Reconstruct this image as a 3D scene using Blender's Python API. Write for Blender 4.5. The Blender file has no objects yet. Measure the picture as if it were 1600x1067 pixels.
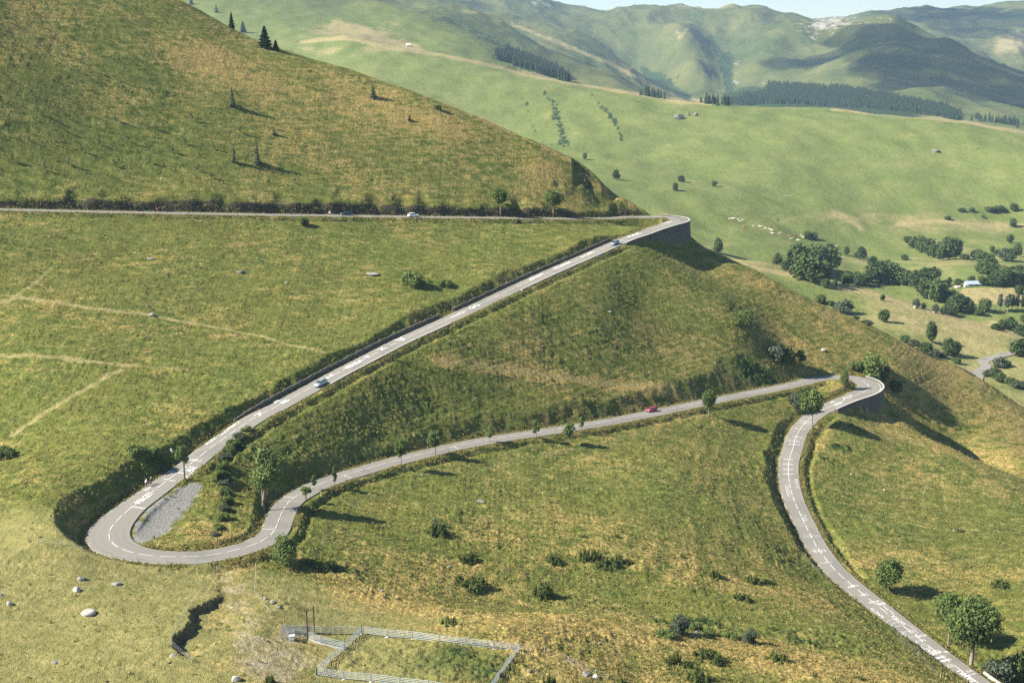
import bpy, bmesh, math, random
import numpy as np
from mathutils import Vector, Matrix
rnd = random.Random(11)
NP = np.random.RandomState(5)
scn = bpy.context.scene
COL = scn.collection

# ---------------------------------------------------------------- camera
PITCH = math.radians(13.6)
FPX = 2000.0                                    # focal length in photo pixels (1600 wide)
cam_d = bpy.data.cameras.new("camera")
cam_d.sensor_width = 36.0
cam_d.lens = FPX / 1600.0 * 36.0
cam_d.clip_start = 1.0
cam_d.clip_end = 30000.0
cam = bpy.data.objects.new("camera", cam_d)
COL.objects.link(cam)
cam.location = (0, 0, 0)
cam.rotation_euler = (math.pi / 2 - PITCH, 0, 0)
scn.camera = cam

# ---------------------------------------------------------------- sun, sky, exposure
SUN_EL = math.radians(37.0)
SUN_AZ = math.radians(-100.0)                    # from +Y, clockwise positive: the sun stands to the left
SUN_DIR = Vector((math.sin(SUN_AZ) * math.cos(SUN_EL), math.cos(SUN_AZ) * math.cos(SUN_EL), math.sin(SUN_EL)))
world = bpy.data.worlds.new("World")
scn.world = world
world.use_nodes = True
wn = world.node_tree
wn.nodes.clear()
sky = wn.nodes.new("ShaderNodeTexSky")
sky.sky_type = 'NISHITA'
sky.sun_disc = False
sky.sun_elevation = SUN_EL
sky.sun_rotation = SUN_AZ
sky.air_density = 1.0
sky.dust_density = 0.1
sky.ozone_density = 4.0
sky.altitude = 1500
bg = wn.nodes.new("ShaderNodeBackground")
bg.inputs['Strength'].default_value = 0.06
wo = wn.nodes.new("ShaderNodeOutputWorld")
wn.links.new(sky.outputs[0], bg.inputs[0])
wn.links.new(bg.outputs[0], wo.inputs[0])
sun_d = bpy.data.lights.new("sun", 'SUN')
sun_d.energy = 5.0
sun_d.angle = math.radians(0.5)
sun_d.color = (1.0, 0.945, 0.83)
sun = bpy.data.objects.new("sun", sun_d)
COL.objects.link(sun)
sun.rotation_euler = SUN_DIR.to_track_quat('Z', 'Y').to_euler()
scn.view_settings.view_transform = 'Standard'
scn.view_settings.look = 'None'
scn.view_settings.gamma = 1.0
scn.view_settings.use_curve_mapping = False
scn.view_settings.exposure = 1.42
scn.cycles.use_denoising = False          # the grain of the picture stays, as in the photograph
scn.cycles.max_bounces = 6
scn.cycles.diffuse_bounces = 2
scn.cycles.volume_bounces = 0
scn.cycles.transparent_max_bounces = 8

# ---------------------------------------------------------------- helpers: view rays, noise, splines
def ray(u, v):
    a = (np.asarray(u, float) - 800) / FPX
    b = (533.5 - np.asarray(v, float)) / FPX
    return np.stack([a, math.cos(PITCH) + b * math.sin(PITCH), -math.sin(PITCH) + b * math.cos(PITCH)], -1)

def uvD(u, v, D):
    d = ray(u, v)
    return d * (D / d[..., 1])[..., None] if np.ndim(D) else d * (D / d[..., 1])

_perm = NP.permutation(4096).astype(np.int64)
_ga = NP.rand(4096) * 2 * np.pi
_gx, _gy = np.cos(_ga), np.sin(_ga)

def noise(x, y, seed=0):
    x = np.asarray(x, float) + seed * 37.31
    y = np.asarray(y, float) - seed * 19.77
    xi = np.floor(x).astype(np.int64)
    yi = np.floor(y).astype(np.int64)
    xf = x - xi
    yf = y - yi
    u = xf * xf * xf * (xf * (xf * 6 - 15) + 10)
    v = yf * yf * yf * (yf * (yf * 6 - 15) + 10)
    def g(ix, iy, fx, fy):
        h = _perm[(_perm[ix & 4095] + iy) & 4095]
        return _gx[h] * fx + _gy[h] * fy
    a = g(xi, yi, xf, yf)
    b = g(xi + 1, yi, xf - 1, yf)
    c = g(xi, yi + 1, xf, yf - 1)
    d = g(xi + 1, yi + 1, xf - 1, yf - 1)
    return ((a + (b - a) * u) + ((c + (d - c) * u) - (a + (b - a) * u)) * v) * 1.5

def fbm(x, y, oct=4, seed=0, gain=0.5):
    s = 0
    a = 1.0
    for o in range(oct):
        s = s + a * noise(x * 2 ** o, y * 2 ** o, seed + o * 3)
        a *= gain
    return s

def smooth(a, b, x):
    t = np.clip((x - a) / (b - a), 0, 1)
    return t * t * (3 - 2 * t)

class TPS:
    def __init__(s, p, z, lam=0.0):
        p = np.asarray(p, float)
        n = len(p)
        s.p = p
        r2 = ((p[:, None] - p[None]) ** 2).sum(-1)
        K = 0.5 * r2 * np.log(r2 + 1e-9)
        K[np.arange(n), np.arange(n)] = lam
        Q = np.c_[np.ones(n), p]
        M = np.block([[K, Q], [Q.T, np.zeros((3, 3))]])
        w = np.linalg.solve(M, np.r_[z, 0, 0, 0])
        s.w, s.a = w[:n], w[n:]
    def __call__(s, x, y):
        sh = np.shape(x)
        q = np.c_[np.ravel(x), np.ravel(y)]
        out = np.empty(len(q))
        for i in range(0, len(q), 8000):
            c = q[i:i + 8000]
            r2 = ((c[:, None] - s.p[None]) ** 2).sum(-1)
            out[i:i + 8000] = (0.5 * r2 * np.log(r2 + 1e-9)) @ s.w + s.a[0] + c @ s.a[1:]
        return out.reshape(sh)

# ---------------------------------------------------------------- the road: centre line and its heights
RD = [(-420,313),(-60,325.5),(0,327.5),(150,331),(400,335.5),(543,337.5),(690,339.7),(800,341),(900,341.8),(950,341.3),(980,340),(1010,339.3),(1035,339.3),(1052,340.8),(1061,344)]
RC = [(1055,348),(1042,351.5),(1025,357),(1001,365.3),(976,374.5),(948,386.5),(920,399),(860,425),(800,452.6),(738,482),(677,510),(623,534.5),(578,557.5),(521,587),(492,603),(471.7,614),(431.9,635.9),(395,655),(347,688),(322,706),(300.8,723.3),(274.4,741.9),(250.7,759.9),(233.9,772.8),(204.6,795.3),(194.8,803.6),(181.3,816),(171.5,829.5)]
RB = [(171,843),(181.9,854.2),(205.5,863.8),(238,869),(277.5,870.3),(315.5,868.8),(353.8,863.4),(390.4,853.5),(406.4,847.5),(427,832.8),(436.7,809.9),(447.8,789),(457.4,779.6),(484.5,763.7),(502,755.7),(533.9,744.5),(565.7,735),(597.6,725.5),(648.6,712.6),(714,697),(782.5,684.5),(870,671.5),(943.4,660),(1023,644.8),(1096.4,629.5),(1176,614),(1245,600),(1280,591.8),(1312,590.5),(1335,592),(1349,596),(1357,602)]
RA = [(1356.5,608),(1347,614.5),(1322.5,624.6),(1291.5,637.5),(1275,646.8),(1258.6,661),(1246,678),(1238,704),(1233,720),(1231.9,736.6),(1235,762),(1243,787.6),(1252.6,808),(1263.7,830.6),(1276.5,854.5),(1305,891),(1340,921.4),(1372,947),(1404,972.4),(1435.9,997.5),(1471,1025),(1518.7,1060),(1565,1094)]
RPX = np.array(RD + RC + RB + RA, float)
oC, oB, oA = len(RD), len(RD) + len(RC), len(RD) + len(RC) + len(RB)
NPX = len(RPX)
def ridx(leg, u, v):
    o, L = {'D': (0, RD), 'C': (oC, RC), 'B': (oB, RB), 'A': (oA, RA)}[leg]
    return o + min(range(len(L)), key=lambda i: (L[i][0] - u) ** 2 + (L[i][1] - v) ** 2)
key = {0: -48.0, 10: -70.6, oC + 3: -72.7, oC + 24: -97.3, oB + 5: -98.8, oB + 27: -119.2, oA + 3: -121.0, NPX - 1: -137.0}
kx = np.array(sorted(key))
kz = np.array([key[k] for k in kx])
zz = np.interp(np.arange(NPX), kx, kz)
for _ in range(60):
    d_ = ray(RPX[:, 0], RPX[:, 1])
    P_ = d_ * (zz / d_[:, 2])[:, None]
    s_ = np.r_[0, np.cumsum(np.hypot(*np.diff(P_[:, :2], axis=0).T))]
    zz = zz * .5 + .5 * np.interp(s_, np.interp(kx, np.arange(NPX), s_), kz)
# resample every metre and smooth
def catmull(P, s, q):
    i = np.clip(np.searchsorted(s, q, side='right') - 1, 0, len(s) - 2)
    m = np.gradient(P, axis=0) / np.gradient(s)[:, None]
    h = (s[i + 1] - s[i])
    t = (q - s[i]) / h
    t2, t3 = t * t, t ** 3
    return ((2*t3 - 3*t2 + 1)[:, None] * P[i] + ((t3 - 2*t2 + t) * h)[:, None] * m[i] + (-2*t3 + 3*t2)[:, None] * P[i+1] + ((t3 - t2) * h)[:, None] * m[i+1])
RS = np.arange(0, s_[-1], 0.75)
RP = catmull(P_, s_, RS)
def gsm(a, sig):
    r = int(sig * 4)
    k = np.exp(-.5 * (np.arange(-r, r + 1) / sig) ** 2)
    k /= k.sum()
    a = np.asarray(a, float)
    one = a.ndim == 1
    if one: a = a[:, None]
    pad = np.concatenate([2 * a[:1] - a[r:0:-1], a, 2 * a[-1:] - a[-2:-r - 2:-1]])
    o = np.stack([np.convolve(pad[:, j], k, 'valid') for j in range(a.shape[1])], 1)
    return o[:, 0] if one else o
RP[:, :2] = gsm(RP[:, :2], 2.0)
RP[:, 2] = gsm(RP[:, 2], 10)
RI = np.interp(RS, s_, np.arange(NPX))           # fractional index into the traced points
RT = np.gradient(RP[:, :2], axis=0)
RT /= np.linalg.norm(RT, axis=1)[:, None]
RN = np.c_[-RT[:, 1], RT[:, 0]]                  # left of travel
def prof(pairs, default=None):
    """value along the road from (leg, u, v, value) knots"""
    xs = [ridx(l, u, v) for l, u, v, _ in pairs]
    return np.interp(RI, xs, [p[3] for p in pairs])
HL = prof([('D',950,341,3.0),('D',1010,339,3.5),('D',1061,344,3.9),('C',1025,357,3.3),('C',976,374,3.0),('C',205,795,3.0),('C',171,829,4.2),('B',182,854,4.0),('B',238,869,3.1),('B',1245,600,3.0),('B',1312,590,4.2),('B',1357,602,4.7),('A',1347,614,4.2),('A',1322,624,3.2),('A',1275,647,3.0)])
HR = prof([('D',980,340,3.0),('D',1035,339,3.6),('D',1061,344,3.7),('C',1042,351,3.4),('C',1001,365,3.0),('C',275,742,3.0),('C',205,795,3.6),('C',171,829,4.9),('B',182,854,4.2),('B',205,864,3.3),('B',277,870,3.1),('B',1280,592,3.2),('B',1335,592,3.9),('A',1356,608,4.0),('A',1322,624,3.4),('A',1275,647,3.1)])
HL, HR = gsm(HL, 4), gsm(HR, 4)
# bank heights on the uphill side and wall heights on the outer side of the two walled hairpins
CUT_L = prof([('D',-420,313,6.0),('D',-60,325,6.0),('D',543,337,6.6),('D',800,341,7.0),('D',950,341,8.0),('D',980,340,6),('D',1010,339,3.0),('D',1035,339,0),('C',1042,351,0),('B',427,833,0.0),('B',437,810,1.2),('B',458,780,2.2),('B',502,756,3.2),('B',600,725,4.2),('B',870,671,4.2),('B',1023,645,4.6),('B',1176,614,7.0),('B',1245,600,5.2),('B',1280,592,3.4),('B',1312,590,1.0),('B',1335,592,0),('A',1347,614,0)])
CUT_R = prof([('C',1001,365,0.0),('C',976,374,1.4),('C',948,386,2.6),('C',860,425,2.8),('C',738,482,2.8),('C',623,534,2.4),('C',492,603,2.1),('C',395,655,2.2),('C',300,723,2.6),('C',250,760,4.6),('C',205,795,4.6),('C',171,829,4.6),('B',182,854,3.0),('B',205,864,0.6),('B',238,869,0),('A',1291,637,0.0),('A',1258,661,2.0),('A',1238,704,3.4),('A',1232,736,3.6),('A',1243,787,3.2),('A',1276,854,2.0),('A',1305,891,1.2),('A',1372,947,1.6),('A',1404,972,3.0),('A',1436,997,4.4),('A',1565,1094,5.2)])
WALL = prof([('D',1010,339,0.0),('D',1035,339,4.0),('D',1061,344,8.4),('C',1042,351,8.0),('C',1025,357,6.5),('C',1001,365,4.2),('C',976,374,1.8),('C',955,384,0.0),('B',1312,590,0.0),('B',1335,592,3.0),('B',1357,602,6.6),('A',1347,614,6.6),('A',1322,624,4.2),('A',1291,637,1.4),('A',1275,647,0.0)])
def ramp(pairs):
    return prof(pairs)
FILL_L = prof([('C',1001,365,0),('C',948,386,1.8),('C',347,688,1.8),('C',300,723,1.0),('C',275,742,0),('A',1275,647,0.5),('A',1246,678,1.5),('A',1565,1094,1.2)])
FILL_R = prof([('D',-60,325,2.2),('D',900,342,2.2),('D',960,341,1.0),('D',1000,339,0),('B',238,869,0.0),('B',315,869,0.8),('B',406,847,1.6),('B',1176,614,1.6),('B',1245,600,1.2),('B',1280,592,0)])

# ---------------------------------------------------------------- near hillside: control points
cp = []
def C3(x, y, z): cp.append((x, y, z))
def CUVD(u, v, D):
    p = uvD(u, v, D)
    cp.append(tuple(p))
step = 9
for i in range(0, len(RS), step):
    p, n, z = RP[i, :2], RN[i], RP[i, 2]
    idx = RI[i]
    for sgn, H, cut, fill in ((1, HL[i], CUT_L[i], FILL_L[i]), (-1, HR[i], CUT_R[i], FILL_R[i])):
        wall = WALL[i] if sgn > 0 else 0
        if cut > 0.5:
            q = p + sgn * n * (H + 1.6 + cut / 1.15)
            C3(q[0], q[1], z + cut)
        elif wall > 0.5:
            q = p + sgn * n * (H + 2.2)
            C3(q[0], q[1], z - wall)
        elif fill > 0.3:
            q = p + sgn * n * (H + 5.0)
            C3(q[0], q[1], z - fill)
        else:
            C3(*(p + sgn * n * (H * 0.6)), z)
# the big slope above the top road and what lies behind its edge
ridge = [(-120,-130,572),(0,-75,560),(140,-40,552),(280,2,545),(345,37,540),(410,68,533),(480,90,528),(560,116,524),(630,139,521),(700,166,518),(790,202,514),(870,241,510),(930,277,507),(975,306,506),(1005,327,508)]
for u, v, D in ridge:
    p = uvD(u, v, D)
    C3(*p)
    C3(p[0] + 5, p[1] + 26, p[2] - 11)
    C3(p[0] + 14, p[1] + 60, p[2] - 36)
# spur edge that runs down to the right from the upper walled bend
crest = [(1092,381,497),(1130,399,498),(1170,419,499),(1245,466,502),(1320,499,506),(1400,541,508),(1500,578,505),(1600,640,490),(1700,700,475),(1800,750,462)]
for u, v, D in crest:
    p = uvD(u, v, D)
    C3(*p)
    C3(p[0] + 16, p[1] + 22, p[2] - 22)
    C3(p[0] + 35, p[1] + 55, p[2] - 52)
for u, v, D in [(1160,512,436),(1000,470,428),(1080,440,454),(1250,520,459),(1420,610,452),(1500,655,455),(1600,722,430),(1700,790,420),
                (1400,640,425),(1480,697,404),(1600,752,384),(1700,800,370),
                (1400,700,390),(1500,800,352),(1600,830,340),(1400,850,318),(1500,900,303),(1600,900,302),(1600,1000,270),(1720,1000,268),(1650,1085,247),(1720,900,300),
                (0,700,285),(-150,700,290),(0,850,232),(0,950,207),(0,1067,183),(200,950,208),(0,550,326),(-150,560,330),(-150,900,216),(-200,440,380),
                (300,925,216),(250,1067,184),(380,960,205),(380,1067,184),(560,985,208),(500,1055,191),(650,1000,205),(800,1012,203),(780,1075,189),
                (447,884,235),(560,905,233),(640,960,219),(700,850,261),(700,790,283),(750,942,236),(800,975,213),(900,983,217),
                (1000,850,275),(1000,945,247),(1100,970,241),(1000,988,222),(1200,1024,220),(1400,1062,215),(1200,975,245),(1400,1015,243),(1300,945,268),(1425,992,262),(1390,965,271),
                (1000,1067,200),(1300,1067,206),(1200,850,300),(1100,750,330),(1200,700,365),(900,750,316),(560,820,262)]:
    CUVD(u, v, D)
p = uvD(1440, 660, 440); C3(p[0], p[1], p[2] - 6.0)
p = uvD(1530, 715, 425); C3(p[0], p[1], p[2] - 7.0)
for x in (-110, -60, -20, 20, 60, 110):
    C3(x, 160, -102 - 0.03 * x)
    C3(x * 1.1, 132, -101)
for a in np.linspace(-0.5, 0.5, 11):
    for D in (640, 700, 780, 860, 940):
        zt = -205 - 25 * (D > 700)
        if a < 0.0: zt = -150 - 0.2 * (D - 600)
        C3(a * D, D, zt)
CP = np.array(cp)
# drop control points that almost coincide
keep = []
for i in range(len(CP)):
    if all((CP[i, 0] - CP[j, 0]) ** 2 + (CP[i, 1] - CP[j, 1]) ** 2 > 2.2 ** 2 for j in keep): keep.append(i)
CP = CP[keep]
tps = TPS(CP[:, :2] / 100, CP[:, 2], 1e-4)
X0, X1, Y0, Y1, RES = -440.0, 440.0, 125.0, 905.0, 0.6
cgx, cgy = np.arange(X0 - 6, X1 + 9, 3.0), np.arange(Y0 - 6, Y1 + 9, 3.0)
CG = tps(*np.meshgrid(cgx / 100, cgy / 100))
def cubic(G, gx0, gy0, res, x, y):
    fx, fy = (x - gx0) / res, (y - gy0) / res
    ix = np.clip(np.floor(fx).astype(int), 1, G.shape[1] - 3)
    iy = np.clip(np.floor(fy).astype(int), 1, G.shape[0] - 3)
    tx, ty = fx - ix, fy - iy
    def w(t): return (-.5*t + t*t - .5*t**3, 1 - 2.5*t*t + 1.5*t**3, .5*t + 2*t*t - 1.5*t**3, -.5*t*t + .5*t**3)
    wx, wy = w(tx), w(ty)
    out = 0
    for j in range(4):
        for i in range(4):
            out = out + wy[j] * wx[i] * G[iy + j - 1, ix + i - 1]
    return out
def bilin(G, x, y):
    fx = np.clip((x - X0) / RES, 0, G.shape[1] - 1.001)
    fy = np.clip((y - Y0) / RES, 0, G.shape[0] - 1.001)
    ix, iy = fx.astype(int), fy.astype(int)
    tx, ty = fx - ix, fy - iy
    return (G[iy, ix] * (1 - tx) + G[iy, ix + 1] * tx) * (1 - ty) + (G[iy + 1, ix] * (1 - tx) + G[iy + 1, ix + 1] * tx) * ty
gx, gy = np.arange(X0, X1, RES), np.arange(Y0, Y1, RES)
GX, GY = np.meshgrid(gx, gy)
HB = cubic(CG, cgx[0], cgy[0], 3.0, GX, GY)
HB += 0.9 * noise(GX / 34, GY / 34, 1) + 0.35 * noise(GX / 13, GY / 13, 2)
# small streaks along the contour on the upper slope
# distance to the road, per leg, stamped on the raster
legs = [(0, oC - .5), (oC - .5, oB - .5), (oB - .5, oA - .5), (oA - .5, NPX)]
LOW = np.full(HB.shape, -1e9)
UPP = np.full(HB.shape, 1e9)
ND = np.full(HB.shape, 1e9)                      # unsigned distance beyond the road's own edge (nearest leg)
NZ = np.zeros(HB.shape)
NS = np.zeros(HB.shape)                          # signed side of the nearest leg
NI = np.zeros(HB.shape)
RAD = 24.0
NLOW, NUPP = LOW.copy(), UPP.copy()
for a, b in legs:
    sel = np.where((RI >= a) & (RI <= b))[0]
    bd = np.full(HB.shape, 1e9)
    bi = np.zeros(HB.shape, np.int32)
    for k in sel:
        x, y = RP[k, :2]
        i0, i1 = int((x - RAD - X0) / RES), int((x + RAD - X0) / RES) + 2
        j0, j1 = int((y - RAD - Y0) / RES), int((y + RAD - Y0) / RES) + 2
        i0, j0 = max(i0, 0), max(j0, 0)
        if i1 <= 0 or j1 <= 0: continue
        sx, sy = GX[j0:j1, i0:i1], GY[j0:j1, i0:i1]
        d2 = (sx - x) ** 2 + (sy - y) ** 2
        m = d2 < bd[j0:j1, i0:i1]
        bd[j0:j1, i0:i1][m] = d2[m]
        bi[j0:j1, i0:i1][m] = k
    ok = bd < RAD * RAD
    k = bi[ok]
    dx, dy = GX[ok] - RP[k, 0], GY[ok] - RP[k, 1]
    lat = dx * RN[k, 0] + dy * RN[k, 1]
    along = dx * RT[k, 0] + dy * RT[k, 1]
    dist = np.where(np.abs(along) < 1.0, np.abs(lat), np.hypot(dx, dy))
    left = lat > 0
    hw = np.where(left, HL[k], HR[k])
    zr = RP[k, 2]
    e = dist - hw
    fs = np.where(left & (WALL[k] > 0.15), 30.0, 0.75)
    lo = zr - 0.22 - np.maximum(0, e - np.where(left & (WALL[k] > 0.15), 0.35, 1.3)) * fs
    cutk = np.where(left, CUT_L[k], CUT_R[k])
    st = np.where(RI[k] < 12, 1.0, 0.0) * left
    up = zr - 0.22 + np.maximum(0, e - 1.0) * (1.05 + .16 * noise(GX[ok] / 14, GY[ok] / 14, 77)) * (1 - st) + st * (np.clip(e - 0.9, 0, .75 + .5 * noise(GX[ok] / 7, GY[ok] / 7, 78)) * 3.6 + np.maximum(0, e - 1.8) * 0.9)
    # ditch and bank on the downhill verge
    fillk = np.where(left, FILL_L[k], FILL_R[k])
    up = np.where((fillk > 0.2) & (cutk < .3), zr - 0.22 + np.maximum(-1.2 * smooth(0.9, 3.0, e) * np.minimum(fillk, 1.2) + np.maximum(0, e - 3.2) * 0.55, -9), up)
    fade = np.maximum(0, e - 12) ** 2 * .22
    up = up + fade
    lo = lo - fade
    lo = np.minimum(lo, up)
    L = LOW[ok]; U = UPP[ok]
    LOW[ok] = np.maximum(L, lo)
    UPP[ok] = np.minimum(U, up)
    nd = ND[ok]
    near = e < nd
    t = NLOW[ok]; t[near] = lo[near]; NLOW[ok] = t
    t = NUPP[ok]; t[near] = up[near]; NUPP[ok] = t
    t = NZ[ok]; t[near] = zr[near]; NZ[ok] = t
    t = NS[ok]; t[near] = np.where(left, cutk, cutk)[near]; NS[ok] = t
    t = NI[ok]; t[near] = RI[k][near] * np.where(left, 1, -1)[near]; NI[ok] = t
    t = nd; t[near] = e[near]; ND[ok] = t
# the nose of the hill at the upper bend was cut to a plane that faces away from the sun
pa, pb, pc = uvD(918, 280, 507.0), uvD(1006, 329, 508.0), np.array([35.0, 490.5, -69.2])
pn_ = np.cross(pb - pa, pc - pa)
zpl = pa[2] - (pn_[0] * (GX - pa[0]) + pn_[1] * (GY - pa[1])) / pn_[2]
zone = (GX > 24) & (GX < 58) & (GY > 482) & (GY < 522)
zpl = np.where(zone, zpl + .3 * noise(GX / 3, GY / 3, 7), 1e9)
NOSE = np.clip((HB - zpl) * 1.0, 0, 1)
HB = np.minimum(HB, zpl)
conf = LOW > UPP
LOW = np.where(conf, NLOW, LOW)
UPP = np.where(conf, NUPP, UPP)
H = np.minimum(np.maximum(HB, LOW), UPP)
nearroad = ND < 0.7
H[nearroad] = NZ[nearroad] - 0.22
CUTM = np.clip((HB - H) * 1.2, 0, 1) * (ND > 0.7)      # where the hill was cut away: bare banks

# ---------------------------------------------------------------- far ground: spur, valley, green hill, mountains
FP = []
def F3(lst):
    for u, v, D in lst:
        d = ray(u, v)
        FP.append((d[0] / d[1], math.log(D), d[2] / d[1]))
# near side of the second spur and its crest
F3([(1100,470,640),(1250,490,700),(1400,540,640),(1500,572,632),(1600,608,590),(1720,660,560),(1000,480,620),(1400,620,540),(1550,660,520),(1200,560,540),(1000,560,540),(1700,720,520),(800,520,560),(600,480,600),(300,480,600),(0,480,600)])
F3([(1150,413,880),(1200,420,870),(1250,432,855),(1300,445,840),(1350,457,820),(1400,471,800),(1450,485,782),(1500,500,765),(1550,513,750),(1600,527,735),(1700,558,700)])
F3([(1200,448,925),(1300,470,890),(1400,490,862),(1500,520,828),(1600,550,795),(1700,580,760)])
F3([(1100,400,950),(1200,404,1010),(1300,428,990),(1400,436,1000),(1500,456,950),(1600,485,900),(1720,500,900),
    (1200,365,1130),(1100,365,1090),(1300,392,1130),(1400,394,1150),(1500,400,1120),(1600,412,1080),(1720,420,1080),
    (1500,352,1290),(1600,345,1310),(1400,350,1270),(1200,318,1260),(1300,330,1280),(1100,316,1220),(1000,310,1200),(900,300,1180),(1000,370,1000),(900,370,1000),
    (800,380,900),(500,330,950),(200,330,950),(-150,330,950)])
F3([(900,235,1470),(800,200,1620),(700,160,1760),(600,115,1860),(500,100,1950),(1000,250,1440),(1100,255,1440),(1200,250,1450),(1300,262,1440),(1500,290,1400),(1600,288,1390),(1720,300,1370),
    (900,180,1680),(1100,205,1590),(1300,215,1570),(1500,235,1510),(1600,245,1480)])
F3([(300,60,2150),(400,63,2130),(480,66,2100),(540,60,2080),(600,72,2050),(700,88,2010),(800,111,1960),(870,126,1920),(960,141,1870),(1050,156,1830),(1100,162,1810),(1200,167,1780),(1300,173,1750),(1400,181,1710),(1500,191,1670),(1560,200,1640),(1600,208,1610),(1720,245,1540)])
F3([(1100,182,2050),(1300,196,2020),(1500,218,1950),(1600,240,1880),(1720,270,1800),(960,158,2150),(870,138,2200),(800,116,2200),(700,90,2220),(600,70,2230)])
F3([(100,200,1500),(300,180,1600),(500,200,1500),(0,80,2200),(-200,80,2200),(-200,200,1500)])
# hill with the conifers
F3([(480,30,2400),(600,45,2400),(700,70,2350),(540,10,2600),(602,1,2680),(644,18,2660),(685,29,2640),(730,45,2620),(767,63,2580),(800,83,2540),(850,107,2480),(890,126,2420),(480,-20,2700),(300,-60,2800),(0,-80,2800)])
F3([(602,20,3000),(685,45,2950),(767,78,2850),(850,122,2700)])
# spur behind it
F3([(640,-22,3500),(700,-8,3450),(740,6,3420),(800,37,3380),(860,62,3330),(905,80,3280),(950,98,3220),(1000,124,3120),(1045,150,3000),(870,110,2950),(950,128,2900)])
F3([(800,55,3750),(900,92,3650),(1000,134,3400)])
# the big mountain: skyline, ribs, gullies
F3([(820,-28,5400),(875,0,5300),(900,8,5300),(930,12,5300),(985,6,5300),(1020,2,5300),(1080,1,5300),(1140,1,5250),(1200,11,5200),(1240,16,5150),(1270,19,5100)])
F3([(800,15,4700),(850,30,4600),(900,46,4500),(935,61,4400),(985,88,4200),(1030,120,3900),(1060,145,3500)])
F3([(950,55,4900),(1000,92,4700),(1030,112,4500),(1055,132,4200),(1075,150,3800)])
F3([(1060,30,4800),(1070,60,4550),(1080,95,4250),(1100,140,3700)])
F3([(1112,60,4850),(1122,85,4600),(1132,115,4300),(1140,148,3900)])
F3([(1200,50,4650),(1180,90,4250),(1160,135,3700),(1260,60,4500)])
F3([(1300,17,4900),(1345,14,4850),(1385,16,4800),(1405,21,4750),(1430,46,4600),(1310,45,4600),(1380,40,4500),(1290,90,4200),(1230,110,4100)])
F3([(1480,46,4200),(1455,48,4150),(1420,54,4050),(1380,66,3950),(1330,84,3850),(1290,104,3750),(1250,124,3600),(1205,150,3350),(1520,66,4200),(1560,92,4150),(1600,112,4050),(1720,150,3900)])
F3([(1440,100,3650),(1480,130,3350),(1400,130,3350),(1350,150,3100),(1520,165,3000),(1600,175,2900),(1720,200,2800),(1300,165,2900),(1200,160,2900),(1450,175,2700),(1100,158,3000)])
F3([(1480,62,4900),(1560,106,4900),(1430,62,5100),(1600,100,5000)])
F3([(1590,66,5600),(1560,78,5400),(1640,80,5600),(1500,40,6000),(1720,90,5600)])
F3([(1330,14,6900),(1360,7,6900),(1420,1,6900),(1480,9,6900),(1530,3,6900),(1600,-5,6900),(1720,-20,6900),(1250,22,6500),(1100,20,6500),(900,20,6500),(600,0,6000),(300,-40,6000),(0,-60,6000)])
F3([(u, 40, 9500) for u in (0, 400, 800, 1200, 1600)])
FPA = np.array(FP)
FS = 0.55
ftps = TPS(np.c_[FPA[:, 0], FPA[:, 1] * FS], FPA[:, 2], 1e-5)
# evaluate on a coarse (azimuth, log distance) grid, interpolate with bicubics
fa = np.linspace(-0.66, 0.66, 350)
fl = np.linspace(math.log(440), math.log(10000), 330)
FG = ftps(*np.meshgrid(fa, fl * FS))
def zfar(x, y):
    a, l = x / y, np.log(y)
    fx, fy = (a - fa[0]) / (fa[1] - fa[0]), (l - fl[0]) / (fl[1] - fl[0])
    G = FG
    z = cubic(G, 0.0, 0.0, 1.0, fx, fy) * y
    m = smooth(2300, 3600, y)
    r = 1 - np.abs(noise(x / 420 + .4 * noise(x / 300, y / 300, 9), y / 900, 21)) * 1.6
    r2 = 1 - np.abs(noise(x / 150, y / 420, 23)) * 1.6
    r3 = 1 - np.abs(noise(x / 64 + .5 * noise(x / 120, y / 120, 27), y / 330, 24)) * 1.7
    z = z + m * (22 * r + 12 * r2 + 3 * r3 + 13 * fbm(x / 260, y / 260, 5, 25) - 42) - 24 * smooth(4700, 5200, y) - 0 * y
    g = smooth(560, 900, y) * (1 - m)
    z = z + g * (3.5 * noise(x / 90, y / 120, 31) + 1.4 * noise(x / 30, y / 40, 32))
    return z

def znear(x, y): return bilin(H, x, y)
def zground(x, y):
    x, y = np.asarray(x, float), np.asarray(y, float)
    zn = np.where((y < 640) & (np.abs(x) < 430), znear(x, y), -1e9)
    zf = np.where(y > 530, zfar(x, np.maximum(y, 450)), -1e9)
    return np.maximum(zn, zf)
_ds = np.r_[np.arange(140, 900, 0.4), 900 * 1.0012 ** np.arange(0, 2000)]
def hit(u, v, far=False):
    """where the view ray through a photo pixel meets the ground (used to find the real place of each thing)"""
    d = ray(u, v)
    q = _ds[_ds > 1500] if far else _ds
    x, y, z = d[0] / d[1] * q, q, d[2] / d[1] * q
    g = zground(x, y)
    k = np.argmax(g >= z)
    return np.array([x[k], y[k], g[k]])

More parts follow.
